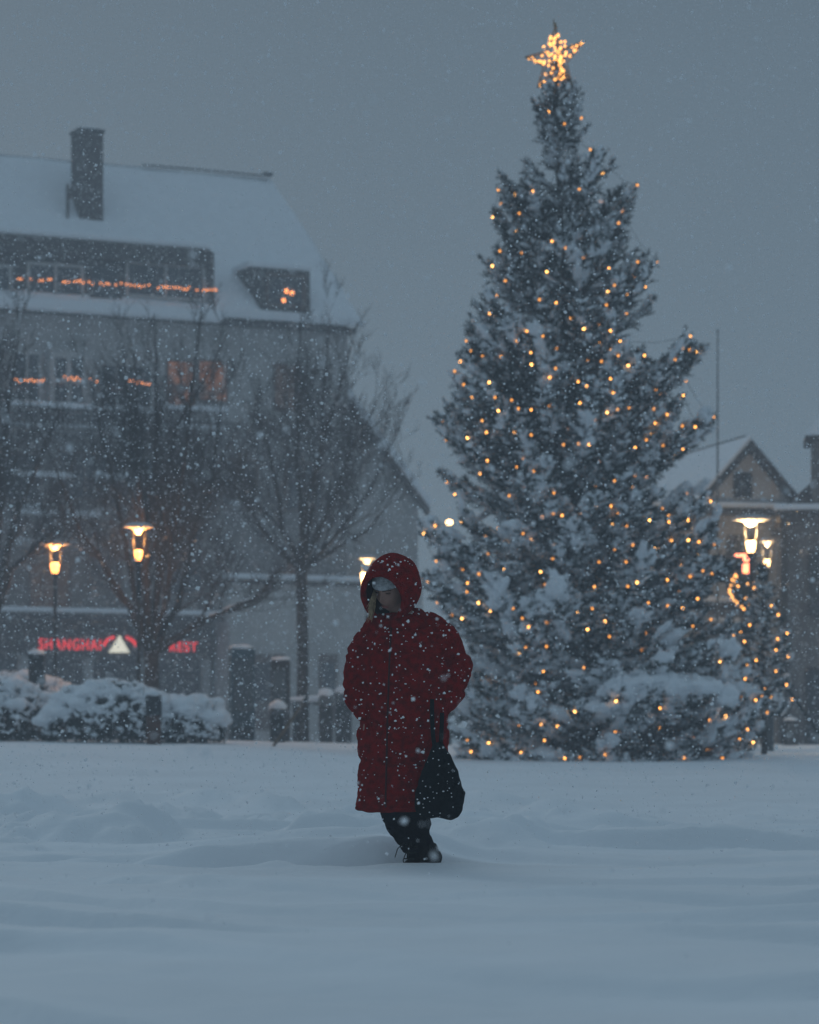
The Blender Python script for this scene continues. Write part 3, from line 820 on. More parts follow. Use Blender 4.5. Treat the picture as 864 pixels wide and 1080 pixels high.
# ------------------------------------------------------------------ hedges
def hedge(label, px0, px1, py_top, d, depth, seed, lean=0):
    a, b = P(px0, py_top, d), P(px1, py_top, d); cx = (a.x+b.x)/2; gz = zg(cx, d)
    w = b.x-a.x; h = a.z-gz; rr = np.random.default_rng(seed)
    root = thing('snowy_hedge', label, 'hedge', (cx, d, gz), group='clipped hedges under snow')
    # leaves and twigs
    n = int(5200*w); th = rr.random(n)*2*math.pi; zz = rr.random(n)**.85
    prof = np.clip(1-zz**2.4, .02, 1)**(1/2.4); k = rr.uniform(.8, 1.02, n)
    X = np.cos(th)*w*.5*prof*k; Y = np.sin(th)*depth*.5*prof*k; Z = zz*h*.93
    C = np.stack([X, Y, Z], 1); D = rr.normal(size=(n, 3)); D /= np.linalg.norm(D, axis=1, keepdims=True); E = rr.normal(size=(n, 3)); E = np.cross(D, E); E /= np.linalg.norm(E, axis=1, keepdims=True)
    l = rr.uniform(.03, .07, (n, 1)); tri = np.stack([C-E*.014, C+E*.014, C+D*l], 1).reshape(-1, 3)
    np_obj('foliage', tri, np.arange(len(tri)).reshape(-1, 3), M['needle'], root, False)
    tw = MB()
    for i in range(60):
        x = rr.uniform(-.42, .42)*w; y = rr.uniform(-.4, .4)*depth
        tw.tube([(x*.6, y*.6, -.05), (x*.8, y*.8, h*.4), (x+rr.normal(0, .1), y, h*.85)], [.014, .010, .004], 4, cap=False)
    tw.build('stems', M['twig'], root)
    # snow settled on the shoots of the sides
    m_ = int(w*200); th = rr.random(m_)*2*math.pi; zz = rr.uniform(.12, .92, m_); pr = np.clip(1-zz**2.4, .02, 1)**(1/2.4)
    Cs = np.stack([np.cos(th)*w*.5*pr*1.0, np.sin(th)*depth*.5*pr*1.0, zz*h*.93], 1); As = np.stack([-np.sin(th), np.cos(th), rr.normal(0, .7, m_)], 1); As /= np.linalg.norm(As, axis=1, keepdims=True)
    r_ = rr.uniform(.022, .075, m_)*(.45+.75*zz); lumps(Cs, As, np.stack([r_*1.6, r_, r_*.65], 1), 2, M['snow'], 'side_snow', root, .5, seed)
    # snow mantle: cushions piled over the top
    s = MB(); ncu = int(w*34)
    for i in range(ncu):
        x = rr.uniform(-.48, .48)*w; e = max(0, 1-abs(2*x/w)**2.4)**(1/2.4); y = rr.uniform(-.44, .42)*depth*e
        zt = h*.90*max(0, 1-abs(2*x/w)**2.4-abs(2*y/depth)**2.4)**(1/2.4)
        if zt < h*.30: continue
        r_ = rr.uniform(.09, .20); s.ico((x, y, zt), (r_*1.3, r_, r_*.50), 2, .5, 3, i*.77+seed)
    so_ = s.build('snow_mantle', M['snow'], root); bake(so_, ('REMESH', dict(mode='VOXEL', voxel_size=.03)), ('SMOOTH', dict(factor=.5, iterations=2)))
    warp(so_, lambda c, q: c+q*(.05*mnoise.noise(c*4)+.03*mnoise.noise(c*10)+.02*mnoise.noise(c*25)))
hedge('broad rounded hedge under a thick cap of snow with a wooden post in front', 46, 184, 715, 46.0, 1.5, 2)
hedge('lower snowy hedge right of the wooden post, below the red REST letters', 158, 238, 731, 46.3, 1.2, 12)
hedge('snow-covered hedge cut off by the edge of the picture', -70, 62, 712, 47.5, 1.6, 5)
hedge('low snow heap of shrub behind the hedges, in front of the sign', -60, 92, 704, 51.5, 1.3, 8)

# ------------------------------------------------------------------ street furniture
def snowcap(mb_parent, w, dpt, z, h=.06, seed=0):
    s = MB(); s.ico((0, 0, z+h*.35), (w*.54, dpt*.56, h), 3, .3, 3, seed); s.build('snow_cap', M['snow'], mb_parent, True)
def slab(name, label, cat, px0, px1, py_top, d, dep, m, cap=.05, feet=False, rz=0.0, bev=.02, group=None, inset=None):
    a, b = P(px0, py_top, d), P(px1, py_top, d); cx = (a.x+b.x)/2; gz = zg(cx, d)-.06; w = b.x-a.x; h = a.z-gz
    t = thing(name, label, cat, (cx, d, gz), rz, group)
    return t, w, h
t, w, h = slab('info_pillar', 'tall flat teal-grey notice pillar left of the bare tree trunk', 'notice board', 241, 269, 684, 50, .3, None, rz=R(14))
MB().box((0, 0, h*.5), (w*.94, .26, h)).build('casing', M['teal_board'], t, bevel=.03)
MB().box((0, -.136, h*.62), (w*.74, .016, h*.56)).build('panel', M['metal_grey'], t, bevel=.006)
MB().box((0, -.14, h*.12), (w*.80, .014, h*.12)).build('plinth', M['metal_dark'], t, bevel=.006)
snowcap(t, w*.9, .26, h, .05, 3)
t, w, h = slab('info_pillar', 'narrower dark notice pillar beside the leaning pole', 'notice board', 286, 306, 696, 53, .3, None, rz=R(-10))
MB().box((0, 0, h*.5), (w*.92, .24, h)).build('casing', M['metal_dark'], t, bevel=.03)
MB().box((0, -.126, h*.66), (w*.70, .014, h*.44)).build('panel', M['teal_board'], t, bevel=.006)
snowcap(t, w*.9, .24, h, .05, 4)
def bin_(label, px0, px1, pyt, d, seed, grp):
    t, w, h = slab('litter_bin', label, 'bin', px0, px1, pyt, d, .4, None, group=grp)
    m = MB(); m.loft([(0, 0, 0, w*.40, w*.40), (0, 0, .06, w*.44, w*.44), (0, 0, h*.80, w*.48, w*.48), (0, 0, h*.82, w*.45, w*.45)], 20, 4); m.build('body', M['metal_dark'], t)
    l = MB(); l.loft([(0, 0, h*.83, w*.50, w*.50), (0, 0, h*.93, w*.50, w*.50), (0, 0, h, w*.40, w*.40)], 20, 4); l.build('lid', M['metal_grey'], t)
    MB().box((0, -w*.485, h*.7), (w*.5, .02, .10)).build('opening', M['cable'], t)
    snowcap(t, w*.9, w*.9, h, .10, seed)
bin_('dark litter bin capped with snow in front of the narrower notice pillar', 284, 302, 747, 50.5, 6, 'snow-capped bins')
bin_('dark litter bin under snow just left of the red coat', 336, 352, 733, 58, 7, 'snow-capped bins')
bin_('squat dark bin half hidden by the red coat sleeve', 353, 372, 730, 59, 8, 'snow-capped bins')
# bench-like low table heaped with snow
c = P(326, 742, 60); gz = zg(c.x, 60)
t = thing('park_bench', 'low bench heaped with snow between notice pillar and bins', 'bench', (c.x, 60, gz))
h = c.z-gz
MB().box((0, 0, h), (.75, .4, .05)).build('seat', M['timber_dark'], t, bevel=.01)
for sx in (-.3, .3): MB().box((sx, 0, h*.48), (.06, .36, h*.96)).build('leg', M['metal_dark'], t)
s = MB(); s.ico((0, 0, h+.08), (.40, .22, .09), 3, .3, 3, 2); s.build('snow_cap', M['snow'], t, True)
# leaning pole
a, b = P(283, 795, 46), P(322, 738, 46.6)
t = thing('leaning_pole', 'thin wooden pole leaning in the snow beside the narrower pillar', 'pole', a)
m = MB(); m.tube([Vector((0, 0, -.0)), (b-a)*.5, b-a], [.028, .026, .022], 8); m.build('shaft', M['wood_pole'], t, True)
m = MB(); m.tube([(b-a)*.96, (b-a)*1.04], .034, 8); m.build('tip', M['metal_dark'], t, True)
# snow-topped wooden post in front of the hedge
c = P(162, 733, 44.6); gz = zg(c.x, 44.6)-.08
t = thing('wooden_post', 'square brown wooden post with snow on top in front of hedge', 'post', (c.x, 44.6, gz), R(12)); h = c.z-gz
MB().box((0, 0, h*.5), (.21, .21, h)).build('shaft', M['wood_post'], t, bevel=.015)
MB().box((0, 0, h*.80), (.228, .228, .30)).build('band', M['metal_dark'], t, bevel=.01)
snowcap(t, .26, .26, h, .06, 9)
# box on a post behind the hedge
c = P(39, 690, 50); gz = zg(c.x, 50)
t = thing('post_box', 'small dark box on a post rising behind the hedges', 'box', (c.x, 50, gz)); h = c.z-gz
MB().box((0, 0, h*.5-.2), (.07, .07, h-.4)).build('post', M['metal_dark'], t)
MB().box((0, 0, h-.26), (.27, .22, .52)).build('box', M['metal_dark'], t, bevel=.02); snowcap(t, .27, .22, h, .06, 5)
# right of the tree
c = P(812, 735, 50.5); gz = zg(c.x, 50.5)
t = thing('bollard', 'slim grey post standing under the small spruce', 'post', (c.x, 50.5, gz)); h = c.z-gz
m = MB(); m.tube([(0, 0, -.1), (0, 0, h*.9), (0, 0, h)], [.075, .07, .05], 12); m.build('shaft', M['metal_grey'], t, True)
m = MB(); m.lathe([(.085, h*.80), (.085, h*.86)], n=14); m.build('collar', M['metal_dark'], t)
c = P(834, 760, 56); gz = zg(c.x, 56)-.02
t = thing('utility_box', 'low dark cabinet on the snow right of the slim post', 'cabinet', (c.x, 56, gz), R(8)); h = c.z-gz
MB().box((0, 0, h*.5), (.25, .22, h)).build('casing', M['metal_dark'], t, bevel=.015)
MB().box((0, -.115, h*.5), (.20, .012, h*.8)).build('door', M['metal_grey'], t, bevel=.004); snowcap(t, .25, .22, h, .05, 6)
a, b = P(832, 728, 46), P(884, 800, 46)
t = thing('guy_wire', 'dark guy rope slanting down from the small spruce', 'rope', b)
m = MB(); m.tube([(0, 0, 0), (a-b)*.5+Vector((0, 0, -.02)), a-b], .022, 6); m.build('rope', M['cable'], t, True)
m = MB(); m.tube([(0, 0, .25), (0, 0, -.6)], [.03, .012], 6); m.build('peg', M['metal_dark'], t)
c = P(757, 350, 68); gz = zg(c.x, 68)
t = thing('flagpole', 'thin bare flagpole above the gabled house', 'flagpole', (c.x, 68, gz)); h = c.z-gz
m = MB(); m.tube([(0, 0, 0), (0, 0, h*.5), (0, 0, h)], [.045, .028, .016], 8); m.build('pole', M['metal_grey'], t, True)
m = MB(); m.ico((0, 0, h+.03), (.035, .035, .035), 2); m.build('finial', M['metal_grey'], t, True)

# street lamps: wide dish over a glowing glass
def street_lamp(label, px, py_dish, d, glass, dish_w, gl_h, tint, watt=85, lcol=(1, .40, .10), group='dish-shaded street lamps on the square'):
    c = P(px, py_dish, d); gz = zg(c.x, d); h = c.z-gz
    t = thing('street_lamp', label, 'street lamp', (c.x, d, gz), 0, group)
    w = dish_w/2
    m = MB(); m.tube([(0, 0, -.1), (0, 0, .5), (0, 0, .52), (0, 0, h-.62)], [.06, .06, .042, .035], 10, cap=False); m.build('pole', M['metal_dark'], t, True)
    m = MB(); m.lathe([(.05, h-.66), (.085, h-.60), (.085, h-.57)], n=16); m.build('collar', M['metal_dark'], t)
    m = MB(); m.lathe([(gl_h*.30, h-.56), (gl_h*.42, h-.50), (gl_h*.52, h-.56+gl_h), (gl_h*.40, h-.54+gl_h)], n=18); m.build('glass', glass, t, True)
    m = MB()
    for k in range(3):
        a = k*2.094+.4; m.tube([(math.cos(a)*.09, math.sin(a)*.09, h-.58), (math.cos(a)*.13, math.sin(a)*.13, h-.02)], .008, 5)
    m.build('stays', M['metal_dark'], t)
    m = MB(); m.lathe([(.02, h-.11), (w*.2, h-.085), (w*.34, h-.018), (w*.98, h+.012), (w, h+.025), (w*.5, h+.045), (.03, h+.06)], n=28); m.build('dish', tint, t, True)
    m = MB(); m.lathe([(w*.85, h+.05), (w*.7, h+.075), (w*.35, h+.09), (.02, h+.095)], n=24); m.build('snow_cap', M['snow'], t, True)
    ld = bpy.data.lights.new('lamp_light', 'POINT'); ld.energy = watt; ld.color = lcol; ld.shadow_soft_size = .05
    lo = bpy.data.objects.new('lamp_light', ld); COL.objects.link(lo); lo.parent = t; lo.location = (0, 0, h-.22)
    return t
street_lamp('lit orange lamp with wide dish standing over the far hedge end', 58, 575, 58, M['lamp_orange'], .62, .18, M['lamp_white'])
street_lamp('lit orange lamp with wide dish beside the trunk of the low-forking bare tree', 146, 557, 50.5, M['lamp_orange'], .54, .15, M['lamp_white'])
street_lamp('brightest warm lamp with broad dish right of the big spruce', 792, 549, 51, M['lamp_warm'], .70, .18, M['lamp_white'], 150, (1, .62, .28))
street_lamp('lit warm lamp just behind the red hood', 387, 590, 62, M['lamp_warm'], .40, .26, M['lamp_white'], 50, (1, .6, .25))
street_lamp('small cream lamp low behind the brightest lamp', 809, 572, 66, M['lamp_warm'], .34, .14, M['lamp_white'], 55, (1, .66, .34))
# floodlight seen at the left rim of the tree
c = P(474, 551, 60); gz = zg(c.x, 60)
t = thing('street_lamp', 'small white lamp glimpsed at the edge of the big spruce', 'street lamp', (c.x, 60, gz)); h = c.z-gz
m = MB(); m.tube([(0, 0, 0), (0, 0, h)], [.05, .03], 8); m.build('pole', M['metal_dark'], t, True)
m = MB(); m.ico((0, 0, h), (.075, .075, .06), 2); m.build('glass', M['lamp_warm'], t, True)
# red-orange lantern under the bright lamp and the little lit bush below it
c = P(788, 592, 58)
t = thing('wall_lantern', 'small red-glowing lantern on a bracket under the brightest lamp', 'lantern', c)
m = MB(); m.box((0, 0, .08), (.14, .14, .15)); m.build('upper_glass', M['lamp_red'], t, bevel=.02)
m = MB(); m.box((0, 0, -.14), (.17, .17, .19)); m.build('lower_glass', M['lamp_red'], t, bevel=.03)
m = MB(); m.tube([(0, 0, .12), (-.22, 0, .12)], .03, 8); m.build('bracket_lamp', M['lamp_red'], t)
m = MB(); m.tube([(0, .1, -2.2), (0, .1, .2)], [.04, .03], 8); m.build('post', M['metal_dark'], t)
c = P(783, 640, 57); gz = zg(c.x, 57)
t = thing('lit_shrub', 'little potted tree densely wrapped in orange bulbs beneath the lantern', 'lit shrub', (c.x, 57, gz))
cz = P(783, 622, 57).z-gz
m = MB(); m.tube([(0, 0, 0), (0, 0, cz)], [.05, .03], 8); m.build('stem', M['bark'], t)
n = 2600; C = rng.normal(size=(n, 3)); C /= np.linalg.norm(C, axis=1, keepdims=True); C *= (rng.random((n, 1))**.4)*np.array([.17, .17, .27]); C[:, 2] += cz
D = rng.normal(size=(n, 3))*.035; E = rng.normal(size=(n, 3))*.01
tri = np.stack([C-E, C+E, C+D], 1).reshape(-1, 3); np_obj('foliage', tri, np.arange(len(tri)).reshape(-1, 3), M['needle'], t, False)
lb = thing('fairy_lights', 'dense tangle of orange bulbs covering the little potted tree', 'string lights', (c.x, 57, gz+cz))
pts = []
for i in range(58):
    a = random.uniform(0, 6.28); z = random.uniform(-1, 1); r_ = math.sqrt(1-z*z)*(1-.25*(z < -.5)); pts.append(Vector((math.cos(a)*r_*.26, math.sin(a)*r_*.26, z*.35)))
m = MB(); m.tube(pts, .004, 4); m.build('cable', M['cable'], lb)
for p in pts: put(BM_S, 'bulb', p, lb)

# ------------------------------------------------------------------ the long house on the left
kA, kB = (-110-CX)/FPX, (367-CX)/FPX
dA, dB = 83.6, 89.7
A = Vector((kA*dA, dA, 0)); B = Vector((kB*dB, dB, 0)); T = (B-A); LEN = T.length; T.normalize()
RZ = math.atan2(T.y, T.x); NV = Vector((T.y, -T.x, 0))
GZB = .7
def Fs(px, py, out=0.0):                                # facade point under a photo pixel -> (s, z) local; out = metres in front of the wall
    k = (px-CX)/FPX; A2 = A+NV*out
    # (A2 + T s) with x = k*y
    s = (k*A2.y-A2.x)/(T.x-k*T.y); y = A2.y+T.y*s
    return s, ZC+(HZ-py)/FPX*y-GZB
house = thing('apartment_house', 'long grey apartment house with snowy roof, dormers and balconies', 'building', (A.x, A.y, GZB), RZ)
zE = Fs(180, 334)[1]                                    # eaves
s0, s1 = -.0, LEN
zF1 = Fs(100, 437)[1]; zG = Fs(120, 655)[1]
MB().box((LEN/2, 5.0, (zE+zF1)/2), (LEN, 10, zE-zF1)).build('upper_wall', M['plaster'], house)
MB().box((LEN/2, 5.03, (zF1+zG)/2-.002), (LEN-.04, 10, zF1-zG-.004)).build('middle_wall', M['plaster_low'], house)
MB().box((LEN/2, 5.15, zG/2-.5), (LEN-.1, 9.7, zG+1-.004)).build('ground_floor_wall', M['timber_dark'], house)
MB().box((LEN/2, -.06, zE-.09), (LEN+.3, .5, .16)).build('cornice', M['timber_dark'], house)
# roof: one long snow-laden slope to the ridge and a hipped end
zR = Fs(150, 186, -4.6)[1]; rise = zR-zE
prof = [(0, -.45, zE+.0), (1, 4.6, zR)]
rv = []; rf = []; nu, nv = 60, 26
def roofpt(u, v):
    s = -.35+(LEN+.7)*u; y = -.45+5.05*v; z = zE+.02+rise*v
    s_end = LEN+.35-1.0*v; s = min(s, s_end)
    return s, y, z
top = MB(); vs = []; fs = []
for layer in (0, 1):
    for j in range(nv+1):
        for i in range(nu+1):
            s, y, z = roofpt(i/nu, j/nv)
            t_ = .26 if layer else 0
            k = .07*mnoise.noise(Vector((s*.5, y*.6, 3)))*layer
            e = min(1, (j/nv)/.06, (1-i/nu)/.03+.2) if layer else 1
            vs.append((s, y-(.08 if layer and j == 0 else 0), z+(t_+k)*max(.35, e)))
W_ = nu+1; off = W_*(nv+1)
for L_ in (0, 1):
    for j in range(nv):
        for i in range(nu):
            q = [L_*off+j*W_+i, L_*off+j*W_+i+1, L_*off+(j+1)*W_+i+1, L_*off+(j+1)*W_+i]; fs.append(tuple(q if L_ else q[::-1]))
for i in range(nu): fs.append((i, i+1, off+i+1, off+i)); a_ = nv*W_+i; fs.append((a_+1, a_, off+a_, off+a_+1))
for j in range(nv): a_ = j*W_+nu; fs.append((a_, a_+W_, off+a_+W_, off+a_)); a_ = j*W_; fs.append((a_+W_, a_, off+a_, off+a_+W_))
top.add(vs, fs); roof = top.build('roof_snow', M['snow'], house, True)
bk = MB(); bk.prism([(4.62, zR), (10.3, zE), (.2, zE)], 0, 1)
bk = MB(); bk.add([(-.3, 4.6, zR+.3), (LEN-.7, 4.6, zR+.3), (LEN+.3, 10.3, zE), (-.3, 10.3, zE)], [(0, 1, 2, 3)]); bk.build('rear_roof', M['snow'], house)
ge = MB(); ge.add([(LEN-.01, 0, zE), (LEN-.01, 10, zE), (LEN-.72, 4.6, zR-.05)], [(0, 1, 2)]); ge.build('roof_end', M['timber_dark'], house)
m = MB(); r0 = Fs(150, 186, -4.6)[0]; r1 = Fs(318, 196, -4.6)[0]
m.tube([(r0, 4.55, zR+.36), ((r0+r1)/2, 4.55, zR+.37), (min(r1, LEN-.7), 4.55, zR+.36)], .03, 6); m.box((min(r1, LEN-.8), 4.55, zR+.42), (.3, .2, .1)); m.build('ridge_cap', M['metal_grey'], house)
# chimney
yb = 2.45; zb = zE+rise*(yb+.45)/5.05
sa, za = Fs(84, 138, -yb+.0); sb, _ = Fs(109, 138, -yb)
chw = sb-sa
m = MB(); m.box(((sa+sb)/2, yb+.4, (zb-.6+za)/2), (chw, .8, za-zb+.6)); ch = m.build('chimney', M['brick'], house)
m = MB(); m.box(((sa+sb)/2, yb+.4, za+.05), (chw+.08, .9, .10)); m.build('chimney_cap', M['metal_dark'], ch)
m = MB(); m.ico(((sa+sb)/2, yb+.4, za+.12), (chw*.5, .4, .08), 2, .3); m.build('snow_cap', M['snow'], ch, True)
m = MB(); m.tube([(sa-.38, yb, zb+.2), (sa-.38, yb, zb+1.25)], .05, 8); m.box((sa-.2, yb, zb+1.0), (.36, .12, .35)); m.build('roof_hatch', M['brick'], house)
# long dormer with a band of windows
def wrect(px0, py0, px1, py1, out=0.0):
    a, b = Fs(px0, (py0+py1)/2, out), Fs(px1, (py0+py1)/2, out); c = (px0+px1)/2
    zt, zb_ = Fs(c, py0, out)[1], Fs(c, py1, out)[1]
    return a[0], b[0], zb_, zt
def window(px0, py0, px1, py1, out=0.0, glass='glass_dark', frame='paint_white', bars=1, fw=.07, parent=None, horiz=0):
    x0, x1, z0_, z1_ = wrect(px0, py0, px1, py1, out); y = -out
    m = MB()
    m.box(((x0+x1)/2, y-.03, z1_-fw/2), (x1-x0, .10, fw)); m.box(((x0+x1)/2, y-.03, z0_+fw/2), (x1-x0, .10, fw))
    m.box((x0+fw/2, y-.03, (z0_+z1_)/2), (fw, .098, z1_-z0_-2*fw)); m.box((x1-fw/2, y-.03, (z0_+z1_)/2), (fw, .098, z1_-z0_-2*fw))
    for k in range(1, bars+1):
        x = x0+(x1-x0)*k/(bars+1); m.box((x, y-.03, (z0_+z1_)/2), (fw*.8, .09, z1_-z0_-2*fw))
    for k in range(1, horiz+1):
        z = z0_+(z1_-z0_)*k/(horiz+1); m.box(((x0+x1)/2, y-.03, z), (x1-x0-2*fw, .085, fw*.7))
    w = m.build('window', M[frame], parent or house)
    MB().box(((x0+x1)/2, y-.012, (z0_+z1_)/2), (x1-x0-.02, .03, z1_-z0_-.02)).build('pane', M[glass], w)
    return w
x0, x1, z0_, z1_ = wrect(-60, 262, 226, 318, .2); zt = z1_+.18
dm = MB(); dm.box(((x0+x1)/2, -.2+1.9, (zE+zt)/2), (x1-x0, 3.8, zt-zE)); dorm = dm.build('dormer', M['timber_dark'], house)
x0f, x1f, zf0, zf1 = wrect(-60, 254, 222, 272, .55)
MB().box(((x0f+x1f)/2, -.32, (zf0+zf1)/2+.04), (x1f-x0f+.1, .46, zf1-zf0)).build('fascia', M['timber_dark'], dorm)
MB().box(((x0f+x1f)/2, 1.4, zf1+.16), (x1f-x0f+.05, 3.8, .22)).build('snow_layer', M['snow'], dorm, bevel=.08)
for (p0, p1, g_) in ((-40, 12, 'glass_dark'), (28, 88, 'glass_dark'), (94, 128, 'glass_dark'), (132, 216, 'glass_dark')):
    window(p0, 278, p1, 316, .2, g_, 'paint_white' if p1-p0 > 50 else 'timber_dark', 1 if p1-p0 > 40 else 0, .09, dorm)
xb0, xb1, zb0, zb1 = wrect(-20, 317, 236, 331, .6)
MB().box(((xb0+xb1)/2, -.38, (zb0+zb1)/2), (xb1-xb0, .5, (zb1-zb0))).build('snow_ledge', M['snow'], dorm, bevel=.1)
# small dormer
x0, x1, z0_, z1_ = wrect(266, 285, 327, 328, .3)
m = MB(); m.prism([(x0+.28, z0_), (x1, z0_), (x1, z1_), (x0-.1, z1_+.05)], -.30, 2.6); d2 = m.build('dormer', M['timber_dark'], house)
MB().box(((x0+x1)/2-.03, 1.1, z1_+.13), (x1-x0+.25, 2.9, .2)).build('snow_layer', M['snow'], d2, bevel=.07)
window(280, 289, 322, 325, .31, 'glass_dark', 'paint_brown', 0, .10, d2)
# windows of the upper floor
window(12, 370, 44, 432, 0, 'glass_dark', 'paint_white', 1, .10)
window(52, 372, 92, 432, .3, 'glass_dark', 'paint_white', 1, .16, horiz=1)
m = MB(); x0, x1, z0_, z1_ = wrect(48, 367, 96, 434, .0); m.box(((x0+x1)/2, -.14, (z0_+z1_)/2), (x1-x0, .27, z1_-z0_)); m.build('bay', M['plaster'], house)
window(104, 384, 160, 432, 0, 'glass_dark', 'paint_white', 2, .08)
window(175, 380, 206, 436, 0, 'glass_curtain', 'paint_brown', 1, .06, horiz=1)
window(208, 380, 240, 424, 0, 'glass_curtain', 'paint_brown', 1, .06)
window(288, 384, 318, 434, 0, 'glass_warm', 'paint_brown', 1, .07)
for px0, px1, py in ((-60, 44, 476), (60, 118, 476), (150, 196, 482), (232, 272, 484), (300, 340, 488)):
    window(px0, py, px1, py+52, 0, 'glass_dark', 'paint_brown', 1, .08)
for px0, px1, py in ((-60, 10, 575), (92, 128, 572), (170, 214, 578), (300, 322, 588)):
    window(px0, py, px1, py+50, 0, 'glass_dark' if px0 != 300 else 'glass_warm', 'paint_brown', 1, .08)
window(30, 594, 74, 646, 0, 'glass_warm', 'paint_brown', 2, .07, horiz=3)
for px0, px1 in ((-60, 20), (30, 90), (96, 150), (158, 214)): window(px0, 694, px1, 770, -.28, 'glass_dark', 'metal_dark', 1, .07)
# balconies with snow along their rails
def balcony(px0, px1, py, dep=1.1, hgt=34):
    x0, x1, z0_, z1_ = wrect(px0, py, px1, py+hgt, dep)
    m = MB(); m.box(((x0+x1)/2, -dep/2, z0_-.07), (x1-x0, dep, .14)); b = m.build('balcony', M['plaster_low'], house)
    r_ = MB(); r_.box(((x0+x1)/2, -dep+.04, z1_-.03), (x1-x0, .07, .06))
    n = int((x1-x0)/.16)
    for i in range(n+1): r_.box((x0+.03+(x1-x0-.06)*i/n, -dep+.04, (z0_+z1_)/2-.03), (.03, .03, z1_-z0_-.06))
    r_.build('railing', M['metal_dark'], b)
    s = MB(); k = 9
    for i in range(k):
        u = (i+.5)/k; s.ico((x0+(x1-x0)*u, -dep+.05, z1_+.05), ((x1-x0)/k*.75, .13, .10+.04*mnoise.noise(Vector((u*7, px0, py)))), 2, .3, 3, i)
    s.build('rail_snow', M['snow'], b, True)
    s = MB(); s.box(((x0+x1)/2, -dep*.45, z0_+.07), (x1-x0-.1, dep*.8, .13)); s.build('floor_snow', M['snow'], b, bevel=.04)
balcony(-70, 160, 428, .9, 22); balcony(172, 240, 432, .5, 20)
balcony(20, 76, 502, 1.0, 36); balcony(100, 132, 504, 1.0, 36)
balcony(16, 106, 543, 1.1, 30)
x0, x1, z0_, z1_ = wrect(-60, 645, 236, 655, .8)
MB().box(((x0+x1)/2, -.40, (z0_+z1_)/2), (x1-x0, .82, .16)).build('awning', M['metal_dark'], house)
MB().box(((x0+x1)/2, -.40, (z0_+z1_)/2+.17), (x1-x0-.1, .74, .17)).build('awning_snow', M['snow'], house, bevel=.06)
# pilasters of the shop front
for px in (24, 92, 153, 216):
    x0, x1, z0_, z1_ = wrect(px-4, 690, px+4, 775, -.1); MB().box(((x0+x1)/2, .06, (z0_+z1_)/2), (x1-x0, .3, z1_-z0_)).build('pilaster', M['plaster'], house)

# light chains in the windows
def chain(label, px0, py0, px1, py1, n, out, gaps=0.0):
    a, b = Fs(px0, py0, out), Fs(px1, py1, out)
    w = lambda s, z: A+T*s+NV*out+Vector((0, 0, z+GZB))
    p0, p1 = w(*a), w(*b); t = thing('light_chain', label, 'string lights', p0, group='light chains on the apartment house')
    pts = []
    for i in range(n):
        u = (i+random.uniform(-.25, .25))/(n-1)
        if random.random() < gaps: continue
        pts.append((p1-p0)*u+Vector((0, 0, random.uniform(-.05, .03))))
    m = MB(); m.tube(pts, .01, 4); m.build('cable', M['cable'], t)
    for p in pts: put(BM_C, 'bulb', p, t)
chain('long row of orange bulbs across the big dormer windows', 20, 293, 229, 306, 70, .36, .28)
chain('short row of orange bulbs at the outermost upper window', 14, 401, 46, 401, 14, .95)
chain('row of orange bulbs along the bay window below the dormer', 68, 398, 106, 401, 12, .95, .1)
chain('few orange bulbs beside the curtained window', 138, 402, 157, 404, 7, .95)
a = Fs(305, 308, .4); p0 = A+T*a[0]+NV*.42+Vector((0, 0, a[1]+GZB))
t = thing('window_star', 'four orange bulbs hanging in the small dormer window', 'string lights', p0)
m = MB(); pts = [Vector(((x-305)*.0285, 0, -(y-308)*.0285)) for x, y in ((291, 312), (299, 317), (302, 307), (308, 309))]
m.tube(pts, .01, 4); m.build('cable', M['cable'], t)
BM_W = bulb_mesh(M['chain_bulb'], .06, 'window_bulb')
for p in pts: put(BM_W, 'bulb', p, t)

# neon shop sign
s_a, z_a = Fs(41, 685, .12); pos = A+T*s_a+NV*.12+Vector((0, 0, z_a+GZB))
sign = thing('shop_sign', 'red neon SHANGHAI REST sign with white triangle over the shop front', 'sign', pos, RZ)
def text(body, name, m, px0, px1, h_px, parent, bold=.012):
    cu = bpy.data.curves.new(name, 'FONT'); cu.body = body; cu.size = 1; cu.extrude = .02; cu.space_character = 1.18; cu.offset = bold
    o = bpy.data.objects.new(name, cu); COL.objects.link(o)
    dg = bpy.context.evaluated_depsgraph_get(); dg.update()
    me = bpy.data.meshes.new_from_object(o.evaluated_get(dg)); bpy.data.objects.remove(o); bpy.data.curves.remove(cu)
    xa = Fs(px0, 680, .12)[0]-s_a; xb = Fs(px1, 680, .12)[0]-s_a
    c = np.empty(len(me.vertices)*3, np.float32); me.vertices.foreach_get('co', c); c = c.reshape(-1, 3)
    mn, mx = c.min(0), c.max(0); hh = h_px*.0285
    q = np.empty_like(c); q[:, 0] = xa+(c[:, 0]-mn[0])/(mx[0]-mn[0])*(xb-xa); q[:, 1] = -c[:, 2]*1.0-.02; q[:, 2] = (c[:, 1]-mn[1])/(mx[1]-mn[1])*hh
    me.vertices.foreach_set('co', q.ravel()); me.update(); me.materials.append(m)
    ob = bpy.data.objects.new(name, me); COL.objects.link(ob); ob.parent = parent
    return ob
text('SHANGHAI', 'lettering', M['sign_red'], 41, 106, 11.5, sign, .002)
text('REST', 'lettering', M['sign_red'], 179, 208, 10, sign, .002)
xa, xb = Fs(112, 680, .12)[0]-s_a, Fs(140, 680, .12)[0]-s_a; xm = (xa+xb)/2
m = MB(); m.prism([(xa+.05, -.06), (xb-.12, -.06), (xm-.02, .46)], -.09, -.05); m.build('triangle', M['sign_white'], sign)
m = MB()
